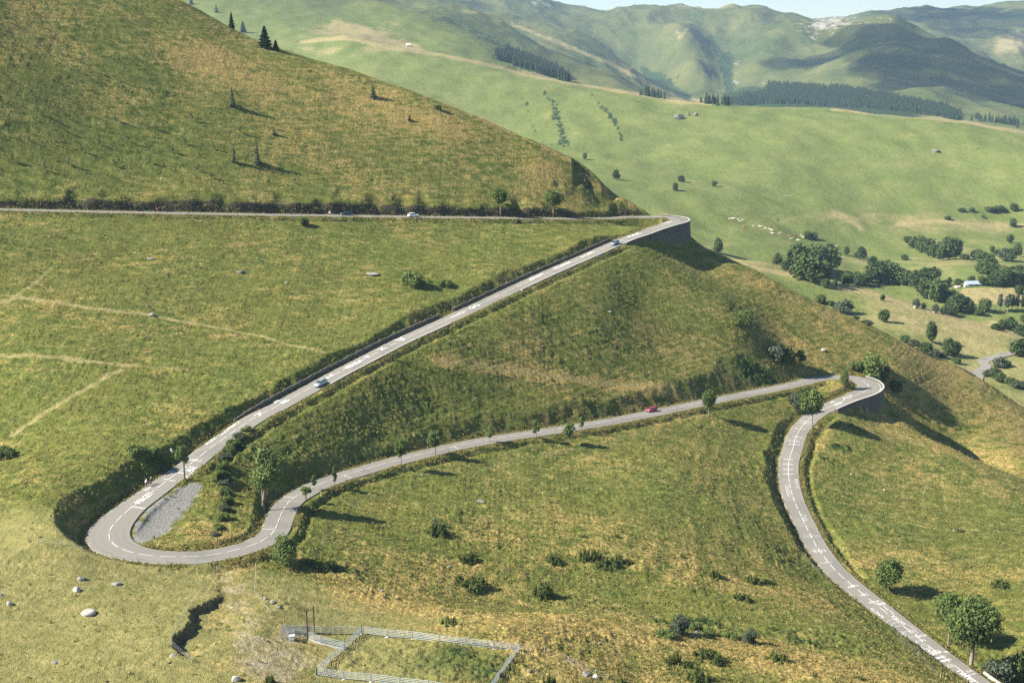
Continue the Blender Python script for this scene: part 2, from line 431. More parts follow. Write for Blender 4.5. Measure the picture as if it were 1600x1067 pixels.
# ---------------------------------------------------------------- object helpers
def tag(o, label=None, cat=None, group=None, kind=None):
    if label: o['label'] = label
    if cat: o['category'] = cat
    if group: o['group'] = group
    if kind: o['kind'] = kind
    return o
def mesh_np(name, V, Fq, mat, smooth_=True, parent=None):
    V = np.asarray(V, np.float32)
    Fq = np.asarray(Fq, np.int32)
    me = bpy.data.meshes.new(name)
    n, k = Fq.shape
    me.vertices.add(len(V))
    me.vertices.foreach_set('co', V.ravel())
    me.loops.add(n * k)
    me.loops.foreach_set('vertex_index', Fq.ravel())
    me.polygons.add(n)
    me.polygons.foreach_set('loop_start', np.arange(0, n * k, k, dtype=np.int32))
    me.polygons.foreach_set('use_smooth', np.full(n, smooth_))
    me.update(calc_edges=True)
    if mat: me.materials.append(mat)
    o = bpy.data.objects.new(name, me)
    COL.objects.link(o)
    if parent: o.parent = parent
    return o
def grid_faces(r, c):
    i = np.arange(r - 1)[:, None] * c + np.arange(c - 1)[None]
    return np.stack([i, i + 1, i + c + 1, i + c], -1).reshape(-1, 4)
def set_mask(o, name, arr):
    at = o.data.attributes.new(name, 'FLOAT_COLOR', 'POINT')
    at.data.foreach_set('color', np.asarray(arr, np.float32).ravel())

# ---------------------------------------------------------------- materials
def mat(name, rough=0.9):
    m = bpy.data.materials.new(name)
    m.use_nodes = True
    nt = m.node_tree
    b = nt.nodes['Principled BSDF']
    b.inputs['Roughness'].default_value = rough
    b.inputs['Specular IOR Level'].default_value = 0.25
    return m, nt, b
class NB:
    def __init__(s, nt): s.nt = nt; s.L = nt.links
    def n(s, t, **kw):
        x = s.nt.nodes.new(t)
        for k, v in kw.items(): setattr(x, k, v)
        return x
    def coord(s, sx=1, sy=1, sz=1):
        t = s.n('ShaderNodeTexCoord')
        m = s.n('ShaderNodeMapping')
        m.inputs['Scale'].default_value = (sx, sy, sz)
        s.L.new(t.outputs['Object'], m.inputs[0])
        return m.outputs[0]
    def noise(s, vec, scale, detail=3, rough=0.55):
        x = s.n('ShaderNodeTexNoise')
        x.inputs['Scale'].default_value = scale
        x.inputs['Detail'].default_value = detail
        x.inputs['Roughness'].default_value = rough
        s.L.new(vec, x.inputs['Vector'])
        return x.outputs['Fac']
    def ramp(s, f, stops):
        x = s.n('ShaderNodeValToRGB')
        el = x.color_ramp.elements
        while len(el) < len(stops): el.new(0.5)
        for e, (p, c) in zip(el, stops):
            e.position = p
            e.color = (c, c, c, 1) if not hasattr(c, '__len__') else (*c, 1)
        s.L.new(f, x.inputs[0])
        return x.outputs[0]
    def mix(s, f, a, b):
        x = s.n('ShaderNodeMix', data_type='RGBA')
        for sock, val in ((x.inputs[0], f), (x.inputs[6], a), (x.inputs[7], b)):
            if hasattr(val, 'links'): s.L.new(val, sock)
            elif hasattr(val, '__len__'): sock.default_value = (*val, 1)
            else: sock.default_value = val
        return x.outputs[2]
    def math(s, op, a, b=0.0, clamp=False):
        x = s.n('ShaderNodeMath', operation=op, use_clamp=clamp)
        for sock, val in ((x.inputs[0], a), (x.inputs[1], b)):
            if hasattr(val, 'links'): s.L.new(val, sock)
            else: sock.default_value = val
        return x.outputs[0]
    def bump(s, h, strength, dist, bsdf):
        x = s.n('ShaderNodeBump')
        x.inputs['Strength'].default_value = strength
        x.inputs['Distance'].default_value = dist
        s.L.new(h, x.inputs['Height'])
        s.L.new(x.outputs[0], bsdf.inputs['Normal'])
    def attr(s, name):
        a = s.n('ShaderNodeAttribute', attribute_name=name)
        sep = s.n('ShaderNodeSeparateColor')
        s.L.new(a.outputs['Color'], sep.inputs[0])
        return sep.outputs[0], sep.outputs[1], sep.outputs[2], a.outputs['Alpha']

def hill_material():
    m, nt, b = mat('grass_hillside', 0.95)
    k = NB(nt)
    b.inputs['Specular IOR Level'].default_value = 0.08
    c = k.coord()
    cs = k.coord(0.55, 1.0, 1.0)
    dry, bare, lush, track = k.attr('mask')
    n1 = k.noise(c, 0.035, 4, 0.6)
    n2 = k.noise(cs, 0.45, 4, 0.65)
    n3 = k.noise(c, 1.9, 3, 0.7)
    g = k.mix(k.ramp(n2, [(0.33, 0.0), (0.66, 1.0)]), (0.064, 0.091, 0.016), (0.186, 0.196, 0.049))
    g = k.mix(k.math('MULTIPLY', k.ramp(n1, [(0.40, 0.0), (0.62, 1.0)]), 0.5), g, (0.150, 0.150, 0.035))
    gv, pv, rv, dv = k.attr('gravel')
    g = k.mix(k.math('MULTIPLY', pv, 0.75), g, k.mix(k.ramp(n2, [(0.3, 0.0), (0.7, 1.0)]), (0.19, 0.180, 0.060), (0.32, 0.275, 0.115)))
    straw = k.mix(k.ramp(n3, [(0.3, 0.0), (0.7, 1.0)]), (0.21, 0.145, 0.045), (0.43, 0.325, 0.115))
    dm = k.math('ADD', dry, k.math('MULTIPLY', k.math('SUBTRACT', n2, 0.5), 1.5))
    dm = k.math('ADD', dm, k.math('MULTIPLY', k.math('SUBTRACT', n3, 0.5), 1.3))
    g = k.mix(k.ramp(dm, [(0.35, 0.0), (0.85, 1.0)]), g, straw)
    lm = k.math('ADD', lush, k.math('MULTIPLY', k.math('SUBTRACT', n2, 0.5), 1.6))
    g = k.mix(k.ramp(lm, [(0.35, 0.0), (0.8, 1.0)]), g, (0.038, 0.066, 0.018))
    dd = k.math('ADD', dv, k.math('MULTIPLY', k.math('SUBTRACT', n2, 0.5), 1.5))
    g = k.mix(k.ramp(dd, [(0.35, 0.0), (0.95, 1.0)]), g, k.mix(n3, (0.29, 0.24, 0.14), (0.45, 0.385, 0.25)))
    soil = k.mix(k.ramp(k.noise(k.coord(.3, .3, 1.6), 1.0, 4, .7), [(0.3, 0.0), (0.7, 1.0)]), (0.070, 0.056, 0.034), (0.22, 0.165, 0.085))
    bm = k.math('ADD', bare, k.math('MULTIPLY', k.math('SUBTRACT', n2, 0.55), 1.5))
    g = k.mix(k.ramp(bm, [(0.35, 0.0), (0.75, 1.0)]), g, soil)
    tr = k.mix(n3, (0.27, 0.225, 0.085), (0.42, 0.35, 0.17))
    tm = k.math('ADD', track, k.math('MULTIPLY', k.math('SUBTRACT', n2, 0.5), 0.9))
    g = k.mix(k.ramp(tm, [(0.3, 0.0), (0.8, 1.0)]), g, tr)
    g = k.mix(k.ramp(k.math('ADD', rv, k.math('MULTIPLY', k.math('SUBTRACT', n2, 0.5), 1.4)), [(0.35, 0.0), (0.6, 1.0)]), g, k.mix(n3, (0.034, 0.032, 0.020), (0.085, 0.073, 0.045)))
    g = k.mix(k.ramp(k.math('ADD', gv, k.math('MULTIPLY', k.math('SUBTRACT', n2, 0.5), 2.0)), [(0.35, 0.0), (0.7, 1.0)]), g, k.mix(n3, (0.225, 0.217, 0.195), (0.275, 0.264, 0.235)))
    f = k.mix(k.ramp(n3, [(0.25, 0.0), (0.75, 1.0)]), (0.62, 0.62, 0.62), (1.25, 1.25, 1.25))
    mul = k.n('ShaderNodeMix', data_type='RGBA', blend_type='MULTIPLY')
    mul.inputs[0].default_value = 0.8
    k.L.new(g, mul.inputs[6]); k.L.new(f, mul.inputs[7])
    k.L.new(mul.outputs[2], b.inputs['Base Color'])
    k.bump(k.math('ADD', n3, k.noise(c, 5.0, 2)), 0.9, 0.30, b)
    return m
def far_material():
    m, nt, b = mat('mountain_grass', 0.95)
    k = NB(nt)
    b.inputs['Specular IOR Level'].default_value = 0.05
    c = k.coord(1, 0.6, 1)
    dry, bare, wood, dist = k.attr('mask')
    n1 = k.noise(c, 0.006, 5, 0.62)
    n2 = k.noise(c, 0.03, 5, 0.65)
    n3 = k.noise(c, 0.22, 4, 0.7)
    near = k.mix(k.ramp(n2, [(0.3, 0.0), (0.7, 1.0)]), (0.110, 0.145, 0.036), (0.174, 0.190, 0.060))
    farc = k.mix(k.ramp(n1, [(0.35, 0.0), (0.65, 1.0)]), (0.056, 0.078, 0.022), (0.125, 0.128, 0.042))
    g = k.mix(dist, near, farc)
    dm = k.math('ADD', dry, k.math('MULTIPLY', k.math('SUBTRACT', n2, 0.5), 1.4))
    g = k.mix(k.ramp(dm, [(0.3, 0.0), (0.9, 1.0)]), g, k.mix(n3, (0.24, 0.20, 0.085), (0.34, 0.28, 0.13)))
    lm = k.math('ADD', wood, k.math('MULTIPLY', k.math('SUBTRACT', n2, 0.5), 1.6))
    g = k.mix(k.ramp(lm, [(0.4, 0.0), (0.7, 1.0)]), g, (0.030, 0.052, 0.020))
    bm = k.math('ADD', bare, k.math('MULTIPLY', k.math('SUBTRACT', n2, 0.5), 2.0))
    g = k.mix(k.ramp(bm, [(0.45, 0.0), (0.75, 1.0)]), g, k.mix(n3, (0.20, 0.18, 0.15), (0.42, 0.39, 0.34)))
    f = k.mix(k.ramp(n3, [(0.25, 0.0), (0.75, 1.0)]), (0.72, 0.72, 0.72), (1.2, 1.2, 1.2))
    mul = k.n('ShaderNodeMix', data_type='RGBA', blend_type='MULTIPLY')
    mul.inputs[0].default_value = 0.8
    k.L.new(g, mul.inputs[6]); k.L.new(f, mul.inputs[7])
    k.L.new(mul.outputs[2], b.inputs['Base Color'])
    k.bump(k.math('ADD', n3, k.math('MULTIPLY', n2, 2.0)), 0.45, 1.6, b)
    return m
def asphalt_material():
    m, nt, b = mat('asphalt', 0.85)
    k = NB(nt)
    c = k.coord()
    n = k.noise(c, 0.25, 4, 0.6)
    b.inputs['Specular IOR Level'].default_value = 0.1
    sep = k.attr('lane')
    n2 = k.noise(c, 6.0, 2)
    pt = k.ramp(k.noise(c, 0.09, 2, .4), [(0.56, 0.0), (0.575, 1.0)])
    col = k.mix(n, (0.215, 0.198, 0.172), (0.30, 0.278, 0.240))
    col = k.mix(k.math('MULTIPLY', n2, 0.5), col, (0.185, 0.172, 0.15))
    col = k.mix(k.math('MULTIPLY', pt, .35), col, (0.15, 0.145, 0.135))
    col = k.mix(k.math('MULTIPLY', sep[0], k.ramp(n, [(0.3, .15), (0.7, .55)])), col, (0.155, 0.147, 0.13))
    col = k.mix(k.math('MULTIPLY', sep[1], k.ramp(k.noise(c, 0.8, 3), [(0.4, 0.0), (0.65, .8)])), col, (0.30, 0.26, 0.17))
    k.L.new(col, b.inputs['Base Color'])
    return m
def paint_material():
    m, nt, b = mat('road_paint', 0.6)
    k = NB(nt)
    n = k.noise(k.coord(), 3.0, 3)
    k.L.new(k.mix(n, (0.62, 0.61, 0.58), (0.85, 0.84, 0.80)), b.inputs['Base Color'])
    return m
def plain(name, c, rough=0.6, var=0.25, scale=2.0, metal=0.0):
    m, nt, b = mat(name, rough)
    k = NB(nt)
    n = k.noise(k.coord(), scale, 3)
    k.L.new(k.mix(n, tuple(x * (1 - var) for x in c), tuple(min(1, x * (1 + var)) for x in c)), b.inputs['Base Color'])
    b.inputs['Metallic'].default_value = metal
    return m
def stone_material(name, c1, c2, scale=1.6):
    m, nt, b = mat(name, 0.9)
    k = NB(nt)
    c = k.coord(1, 1, 1.7)
    v = k.n('ShaderNodeTexVoronoi')
    v.inputs['Scale'].default_value = scale
    k.L.new(c, v.inputs['Vector'])
    n = k.noise(c, 0.7, 4)
    cell = k.n('ShaderNodeSeparateColor')
    k.L.new(v.outputs['Color'], cell.inputs[0])
    col = k.mix(cell.outputs[0], c1, c2)
    v2 = k.n('ShaderNodeTexVoronoi', feature='DISTANCE_TO_EDGE')
    v2.inputs['Scale'].default_value = scale
    k.L.new(c, v2.inputs['Vector'])
    col = k.mix(k.ramp(v2.outputs['Distance'], [(0.0, 0.7), (0.08, 0.0)]), col, tuple(x * .45 for x in c1))
    col = k.mix(k.math('MULTIPLY', k.ramp(n, [(0.5, 0.0), (0.7, 1.0)]), 0.5), col, (0.10, 0.11, 0.06))
    k.L.new(col, b.inputs['Base Color'])
    k.bump(v2.outputs['Distance'], 0.6, 0.12, b)
    return m
M_HILL, M_FAR, M_ASPH, M_PAINT = hill_material(), far_material(), asphalt_material(), paint_material()
M_STONE = stone_material('dry_stone', (0.080, 0.072, 0.062), (0.155, 0.14, 0.12))
M_COPE = plain('coping_concrete', (0.46, 0.43, 0.38), 0.9, 0.2, 1.0)

# ---------------------------------------------------------------- marks on the ground, stamped on the raster
def stamp(layer, pts, width, val=1.0, soft=0.5):
    pts = np.asarray(pts, float)
    s = np.r_[0, np.cumsum(np.hypot(*np.diff(pts[:, :2], axis=0).T))]
    n = max(2, int(s[-1] / (RES * .8)))
    q = np.linspace(0, s[-1], n)
    xs, ys = np.interp(q, s, pts[:, 0]), np.interp(q, s, pts[:, 1])
    w = np.interp(q, s, np.broadcast_to(width, (len(pts),)))
    for x, y, r in zip(xs, ys, w):
        R = r * 1.8
        i0, i1 = max(0, int((x - R - X0) / RES)), int((x + R - X0) / RES) + 2
        j0, j1 = max(0, int((y - R - Y0) / RES)), int((y + R - Y0) / RES) + 2
        if i1 <= 0 or j1 <= 0: continue
        d = np.hypot(GX[j0:j1, i0:i1] - x, GY[j0:j1, i0:i1] - y) / r
        layer[j0:j1, i0:i1] = np.maximum(layer[j0:j1, i0:i1], val * (1 - smooth(soft, 1.4, d)))
def track(layer, uv, width, val=1.0, soft=0.5):
    stamp(layer, [hit(u, v) for u, v in uv], width, val, soft)
LPAST = smooth(236, 224, GY + .25 * (GX + 60) - .06 * np.abs(GX + 60)) * smooth(10, -30, GX)
LDRY = np.zeros(HB.shape); LBARE = np.zeros(HB.shape); LLUSH = np.zeros(HB.shape); LTRK = np.zeros(HB.shape)
# straw-coloured paths and scars seen across the slopes
track(LTRK, [(-10,478),(30,466),(60,470),(140,482),(215,491),(300,505),(400,524),(470,543),(505,552)], .9, .68)
track(LTRK, [(20,467),(60,440),(80,420)], .8, .6)
track(LTRK, [(-10,560),(60,557),(140,566),(205,571),(150,600),(80,640),(20,680)], 1.1, .62)
track(LTRK, [(300,580),(205,571)], .8, .45)
track(LTRK, [(690,566),(780,576),(870,590),(960,602),(1055,610)], 1.3, .5)
track(LDRY, [(690,566),(780,578),(870,592),(960,604),(1055,612)], 2.6, .5)
for k_, pts_ in enumerate([[(1400,575),(1420,600),(1440,625),(1436,655)],[(1450,580),(1462,600),(1470,625),(1465,650)],[(1475,590),(1480,610),(1487,635)],[(1430,560),(1470,570),(1462,585)],[(1330,515),(1345,540),(1338,560),(1325,575)],[(1342,520),(1356,545),(1350,570)],
        [(1412,735),(1410,765),(1413,795)],[(1452,740),(1442,775),(1440,810)],[(1505,735),(1498,770),(1500,810)],[(1540,740),(1534,780)],[(1475,720),(1470,760),(1480,800)],[(1375,730),(1380,760)],[(1570,745),(1560,790)],[(1525,735),(1518,770)],[(1440,690),(1430,720)],[(1590,760),(1580,800)],
        [(1345,795),(1400,812),(1450,825),(1520,830),(1600,832)],[(1400,880),(1470,880),(1540,870),(1600,852)],[(1460,560),(1520,600),(1600,665)],[(1420,545),(1500,595),(1580,645)]]):
    track(LTRK, pts_, .45, .6, .3)
# gravel lay-by inside the lowest bend and the worn ground by the pen
track(LBARE, [(232,838),(250,815),(275,792),(290,775)], 3.6, .25, .8)
LGRAV = np.zeros(HB.shape); LDIRT = np.zeros(HB.shape)
track(LGRAV, [(224,842),(242,824),(266,797),(288,774),(304,758)], [2.6, 4.4, 4.8, 3.4, 1.8], 1.0, .2)
for u_, v_, r_, w_ in [(400,1010,5,.7),(415,1040,6,.8),(440,1020,4,.7),(385,985,4,.5),(375,950,4,.5),(365,920,3.5,.6),(372,940,4,.6),(350,905,2.5,.5),(392,970,4.5,.55),(345,960,3,.4),(425,1055,5,.7),(470,1035,4,.6),(440,1000,4,.6),(360,895,3,.5),(820,1020,4,.4),(840,1050,5,.4)]:
    p_ = hit(u_, v_)
    stamp(LDIRT, [p_, p_ + np.array([.6, .3, 0])], r_, w_ * 1.1, .1)
    stamp(LDRY, [p_, p_ + np.array([.6, .3, 0])], r_ * 1.6, .5, .1)
# dry swards, dark scrub plus painted shade on the hollow's bank, bare patches
for u_, v_, r_, w_ in [(285,770,5,.3),(320,830,8,.4),(350,860,6,.4),(110,790,4,.5),(120,825,5,.5),(130,855,5,.5),(560,850,14,.2),(800,835,26,.35),(900,850,22,.3),(650,880,18,.3),(1010,860,24,.35),(560,940,12,.35),(1150,880,18,.25),(1000,990,12,.45),(900,975,12,.45),(760,975,10,.4),(1200,1030,12,.4),(1320,1050,10,.4),(1150,1010,10,.3),(640,985,8,.25),(1350,880,6,.35),(1460,920,12,.3),(1550,900,14,.25),(330,90,20,.35),(500,150,25,.25),(640,200,22,.3),(460,110,16,.3),(850,270,20,.25),(1060,410,8,.3),(1450,560,20,.15),(470,890,8,.3),(1240,930,10,.3)]:
    p_ = hit(u_, v_)
    stamp(LDRY, [p_, p_ + np.array([r_ * .8, 0, 0])], r_ * .7, w_, .1)
for u_, v_, r_, w_ in [(1150,990,3,.8),(1080,975,3,.8),(1200,985,3,.7),(640,1032,7,.45),(720,1045,7,.4),(560,1035,5,.4),(1250,1005,4,.6),(1330,1012,4,.5),(1230,994,5,.4),(1280,1002,5,.45),(1370,1020,4,.45),(1180,990,3,.5),(490,885,3.5,.7),(520,890,3.5,.6),(1160,570,5,.8),(1190,590,4,.8),(650,440,3,.8),(690,445,2.4,.5),(700,500,3,.6),(240,715,3,.6),(215,705,3,.7),(740,990,4,.3),(1320,1000,5,.5),(1000,970,4,.45),(430,945,2.5,.5),(850,965,4,.3),(700,960,5,.3),(1290,720,3,.6),(1300,700,3.2,.7),(1330,668,3,.6),(480,800,2.2,.6),(375,700,2,.7),(360,720,1.8,.7),(350,740,1.6,.6)]:
    p_ = hit(u_, v_)
    stamp(LLUSH, [p_, p_ + np.array([r_, 0, 0])], r_, w_, .2)
for pts_ in [[(340,755),(352,790),(345,830)]]:
    track(LBARE, pts_, 1.4, .35)
# straw colour along the slope edges, also painting in their sunlit strip
stamp(LDRY, [uvD(u_, v_, D_) for u_, v_, D_ in ridge[2:]], 3.2, .55, .1)
stamp(LDRY, [uvD(u_, v_, D_) for u_, v_, D_ in crest], 3.2, .5, .1)
stamp(LTRK, [uvD(u_, v_, D_) for u_, v_, D_ in ridge[3:]], 1.0, .3, .1)
# an eroded scarp in the near pasture: the ground to its right lies lower
sc_ = [hit(u_, v_) for u_, v_ in [(346,893),(338,912),(345,930),(318,945),(298,952),(296,975),(275,995),(270,1012),(290,1030),(312,1036)]]
sc_ = np.array(sc_)
sq_ = np.r_[0, np.cumsum(np.hypot(*np.diff(sc_[:, :2], axis=0).T))]
qs_ = np.linspace(0, sq_[-1], 160)
sx_, sy_ = np.interp(qs_, sq_, sc_[:, 0]), np.interp(qs_, sq_, sc_[:, 1])
sx_ += .5 * noise(qs_ / 1.7, qs_ * 0, 3)
win = (np.abs(GX - sx_.mean()) < 30) & (np.abs(GY - sy_.mean()) < 34)
wx_, wy_ = GX[win], GY[win]
d2_ = (wx_[:, None] - sx_) ** 2 + (wy_[:, None] - sy_) ** 2
kk_ = d2_.argmin(1)
tx_, ty_ = np.gradient(sx_)[kk_], np.gradient(sy_)[kk_]
dl_ = np.sqrt(d2_.min(1))
side_ = (wx_ - sx_[kk_]) * -ty_ + (wy_ - sy_[kk_]) * tx_      # >0: to the right of the line going down the picture
ends_ = (.25 + .75 * smooth(35, 75, kk_)) * smooth(0, 18, kk_) * smooth(159, 142, kk_)
depth_ = 1.5 * ends_ * np.clip(.55 + 1.1 * np.sin(kk_ / 159 * math.pi * 1.2 - .35), .35, 1.0)
drop_ = np.where(side_ > 0, depth_ * smooth(-.1, .75, dl_) * smooth(13, 3.5, dl_), 0)
H[win] -= drop_
LBARE[win] = np.maximum(LBARE[win], .95 * (side_ > -.05) * smooth(2.0, .9, dl_) * (depth_ > .6))

# ---------------------------------------------------------------- hillside mesh (fan-shaped grid, finer close by)
def build_hillside():
    rows = 1560
    a = np.r_[np.linspace(-0.80, -0.435, 110)[:-1], np.linspace(-0.435, 0.435, 1280), np.linspace(0.435, 0.80, 110)[1:]]
    cols = len(a)
    y = np.r_[np.linspace(127, 150, 30)[:-1], 150.0 * (760.0 / 150.0) ** np.linspace(0, 1, rows - 29)]
    A, Y = np.meshgrid(a, y)
    X = A * Y
    Z = znear(X, Y)
    Zb = Z.copy()
    slope_ = np.hypot(np.gradient(Z, axis=0) / np.gradient(Y, axis=0), np.gradient(Z, axis=1) / np.gradient(X, axis=1))
    nd = bilin(np.minimum(ND, 30), X, Y)
    off = smooth(0.35, 1.9, nd + .45 * noise(X / 1.6, Y / 1.6, 49))                              # no tussocks on the road
    cut = bilin(CUTM, X, Y)
    trk = bilin(LTRK, X, Y); dry = bilin(LDRY, X, Y); lush = bilin(LLUSH, X, Y); bare = bilin(LBARE, X, Y)
    gr = bilin(LGRAV, X, Y)
    past = bilin(LPAST, X, Y)
    calm = (1 - 0.6 * np.clip(trk, 0, 1)) * (1 - 0.9 * smooth(.2, .6, gr)) * (1 - .45 * past)
    bush = smooth(-0.1, 0.55, fbm(X / 22, Y / 16, 3, 51))
    terr = noise(X / 11 + .6 * noise(X / 7, Y / 7, 47), Zb / .62, 46) * smooth(.06, .25, slope_)
    t1 = np.abs(noise(X / 3.0, Y / 1.7, 41))
    t2 = np.abs(noise(X / 1.25, Y / 0.9, 42))
    t3 = noise(X / 7.5, Y / 3.2, 43)
    t4 = noise(X / 4.2, Y / 3.0, 44)
    rough = (0.72 + 0.38 * bush) * (1 + 0.9 * lush)
    h = (1 - .6 * cut) * rough * (0.50 * t1 + 0.36 * t2 + 0.26 * t3 + 0.20 * t4 +   .15 * terr) * (1 - .35 * smooth(300, 420, Y))
    Z = Z + off * calm * h + off * cut * (0.50 * fbm(X / 4.5, Y / 4.5, 2, 61)) + off * 0.9 * np.clip(lush, 0, 1) * (0.5 + fbm(X / 2.2, Y / 1.6, 2, 71))
    o = mesh_np('hillside', np.stack([X, Y, Z], -1).reshape(-1, 3), grid_faces(rows, cols), M_HILL)
    # what grows where
    crestdry = 0
    mid = fbm(X / 30, Y / 22, 4, 81)
    fore = smooth(262, 215, Y) * (1 - past)
    upper = smooth(-72, -40, Z) * smooth(430, 470, Y)
    D_ = 0.245 - .08 * past + 0.30 * mid * (1 - .25 * past) + .30 * terr + .10 * smooth(-70, -95, Z) * smooth(290, 330, Y) * smooth(-30, 10, X) + 0.34 * fore + 0.16 * upper + 0.9 * dry + 0.25 * smooth(60, 140, X) * smooth(360, 420, Y)
    verge = smooth(0.2, 0.9, nd) * (1 - smooth(1.4, 2.6, nd))
    D_ = D_ + 0.35 * verge * (noise(X / 6, Y / 6, 83) + .3)
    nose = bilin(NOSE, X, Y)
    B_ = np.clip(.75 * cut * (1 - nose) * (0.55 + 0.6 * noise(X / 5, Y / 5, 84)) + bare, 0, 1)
    brack = smooth(.15, .6, fbm(X / 38 + 5, Y / 30, 4, 57)) * (1 - past)
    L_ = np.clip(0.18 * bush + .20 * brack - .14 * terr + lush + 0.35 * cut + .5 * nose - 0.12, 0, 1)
    rock = cut * smooth(4.2, 1.6, nd) * smooth(330, 400, Y) * smooth(-86, -60, Z)  # dark rock at the bank foot, its tone also carrying painted shade
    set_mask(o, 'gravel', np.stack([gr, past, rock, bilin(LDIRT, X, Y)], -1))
    set_mask(o, 'mask', np.stack([np.clip(D_, 0, 1.5), B_, L_, np.clip(trk, 0, 1)], -1))
    tag(o, 'steep grassy hillside crossed by the hairpin road', 'hillside', kind='structure')
    return o
hill = build_hillside()

def build_far():
    cols, rows = 1200, 1000
    a = np.linspace(-0.62, 0.62, cols)
    y = 515.0 * (9300.0 / 515.0) ** np.linspace(0, 1, rows)
    A, Y = np.meshgrid(a, y)
    X = A * Y
    Z = zfar(X, Y)
    g = smooth(1400, 700, Y)
    Z = Z + g * 0.35 * np.abs(noise(X / 2.5, Y / 3.0, 45))
    o = mesh_np('mountains', np.stack([X, Y, Z], -1).reshape(-1, 3), grid_faces(rows, cols), M_FAR)
    # projected photo position of every vertex only serves to know which meadow it belongs to
    q = Z / Y
    cz = math.cos(PITCH) - q * math.sin(PITCH)
    U = 800 + FPX * A / cz
    V = 533.5 - FPX * (q * math.cos(PITCH) + math.sin(PITCH)) / cz
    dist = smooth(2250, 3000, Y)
    dry = np.full(X.shape, 0.12)
    def blob(u, v, su, sv, amp=1.0):
        return amp * np.exp(-((U - u) / su) ** 2 - ((V - v) / sv) ** 2)
    # crest of the green hill and of the second spur are straw-coloured
    gz = np.gradient(Z, axis=0) / np.gradient(Y, axis=0)
    crest_ = smooth(0.03, -0.12, gz)
    dry = dry + 0.55 * crest_ * (Y > 700) * (1 - dist) + 0.35 * smooth(0.06, -0.08, gz) * dist
    dry = dry + 0.22 * ((Y > 560) & (Y < 870)) + 0.3 * ((Y > 560) & (Y < 880)) * smooth(1250, 1500, U)
    fld = smooth(1497, 1504, U + .6 * (V - 460)) * smooth(1600, 1560, V * 0 + U * .0 + 1500) * smooth(449, 452, V) * smooth(478, 470, V)
    dry = dry + 1.2 * fld
    for bl in [(1420,350,90,18,.45),(1540,355,80,9,.5),(1560,462,70,9,1.1),(1500,385,90,12,.25),(1330,340,60,14,.25),(540,48,60,10,.8),(600,75,40,7,.7),(500,80,40,8,.5),(1080,158,60,5,.6),(1590,68,40,14,.8),(1580,510,50,12,.6),(830,118,40,6,.6),(1110,8,60,8,.6)]:
        dry = dry + blob(*bl)
    wood = np.zeros(X.shape)
    for bl in [(835,105,45,16,1.0),(770,90,40,12,.6),(870,190,12,38,.55),(825,185,10,38,.35),(960,180,14,40,.45),(1140,100,12,45,.6),(1030,125,40,14,.7),(450,12,40,8,.6),(1130,158,60,6,.6)]:
        wood = wood + blob(*bl)
    def streak(uv, w, amp):
        best = np.full(X.shape, 1e9)
        for (a0, b0), (a1, b1) in zip(uv[:-1], uv[1:]):
            t = np.clip(((U - a0) * (a1 - a0) + (V - b0) * (b1 - b0)) / ((a1 - a0) ** 2 + (b1 - b0) ** 2), 0, 1)
            best = np.minimum(best, np.hypot(U - a0 - t * (a1 - a0), (V - b0 - t * (b1 - b0))))
        return amp * np.exp(-(best / w) ** 2)
    for pts, w, amp in [([(852,147),(866,165),(872,190),(880,212),(884,228)],5,1.0),([(822,152),(826,180),(836,205),(848,222)],3.5,.7),([(836,150),(840,185)],3,.5),([(925,150),(945,172),(960,190),(968,205),(975,225)],4,.9),([(905,158),(910,180)],3,.5),([(876,222),(900,226)],5,.6),
            ([(850,228),(880,226)],4,.6),([(1005,110),(1030,128),(1060,146),(1075,152)],5,1.0),([(1110,60),(1125,90),(1135,115),(1142,150)],6,.8),([(1240,330),(1215,345),(1165,335)],3,.4),([(680,30),(730,48),(770,70),(800,92)],14,.6),([(1000,255),(1060,275),(1110,310)],4,.35)]:
        wood = wood + streak(pts, w * 1.15, amp * 1.05)
    for pts, w, amp in [([(470,66),(540,60),(600,72),(700,88),(800,110),(880,128),(960,142),(1050,156),(1110,163)],3.2,.8),([(1300,172),(1400,180),(1500,190),(1600,207)],3.2,.8),([(1150,413),(1250,432),(1350,457),(1450,485),(1550,513),(1600,527)],2.5,.8),([(800,37),(860,62),(950,98),(1035,142)],4,.7),([(525,38),(560,52),(600,62),(650,76)],8,.9),
            ([(1400,352),(1460,345),(1540,352),(1600,352)],3,.4),([(1300,330),(1330,345),(1345,356)],5,.5),([(1060,60),(1075,45)],4,.6),([(1590,60),(1560,78)],8,.6)]:
        dry = dry + streak(pts, w, amp)
    tf = noise(X / 60 + noise(X / 50, Y / 50, 12), Z / 2.6, 11) * (Y < 2400)
    dry = dry + .16 * tf * smooth(900, 1100, Y)
    wood = wood + 1.3 * smooth(1130, 1180, U) * smooth(1480, 1400, U) * smooth(130, 140, V - .06 * (U - 1160)) * (Y > 2300)
    wood = wood * (0.50 + 0.50 * fbm(X / 5, Y / 14, 4, 91) + .5 * dist) + .12 * smooth(.3, .8, fbm(X / 60, Y / 80, 4, 92)) * (1 - dist) + .3 * dist * smooth(.25, .8, fbm(X / 170, Y / 260, 4, 93))
    bare = np.zeros(X.shape)
    for bl in [(1310,32,45,12,.58),(1395,28,25,12,.35),(1270,50,40,20,.45),(1060,55,8,30,.4),(1150,110,8,30,.4),(840,8,40,12,.5),(1170,70,20,30,.25),(1065,183,16,5,.3),(1232,306,14,1.6,.6),(930,55,40,14,.3)]:
        bare = bare + blob(*bl)
    bare = bare + 0.12 * dist * smooth(0.1, 0.6, fbm(X / 180, Y / 180, 4, 95))
    set_mask(o, 'mask', np.stack([np.clip(dry, 0, 1.3), np.clip(bare, 0, 1), np.clip(wood, 0, 1), dist], -1))
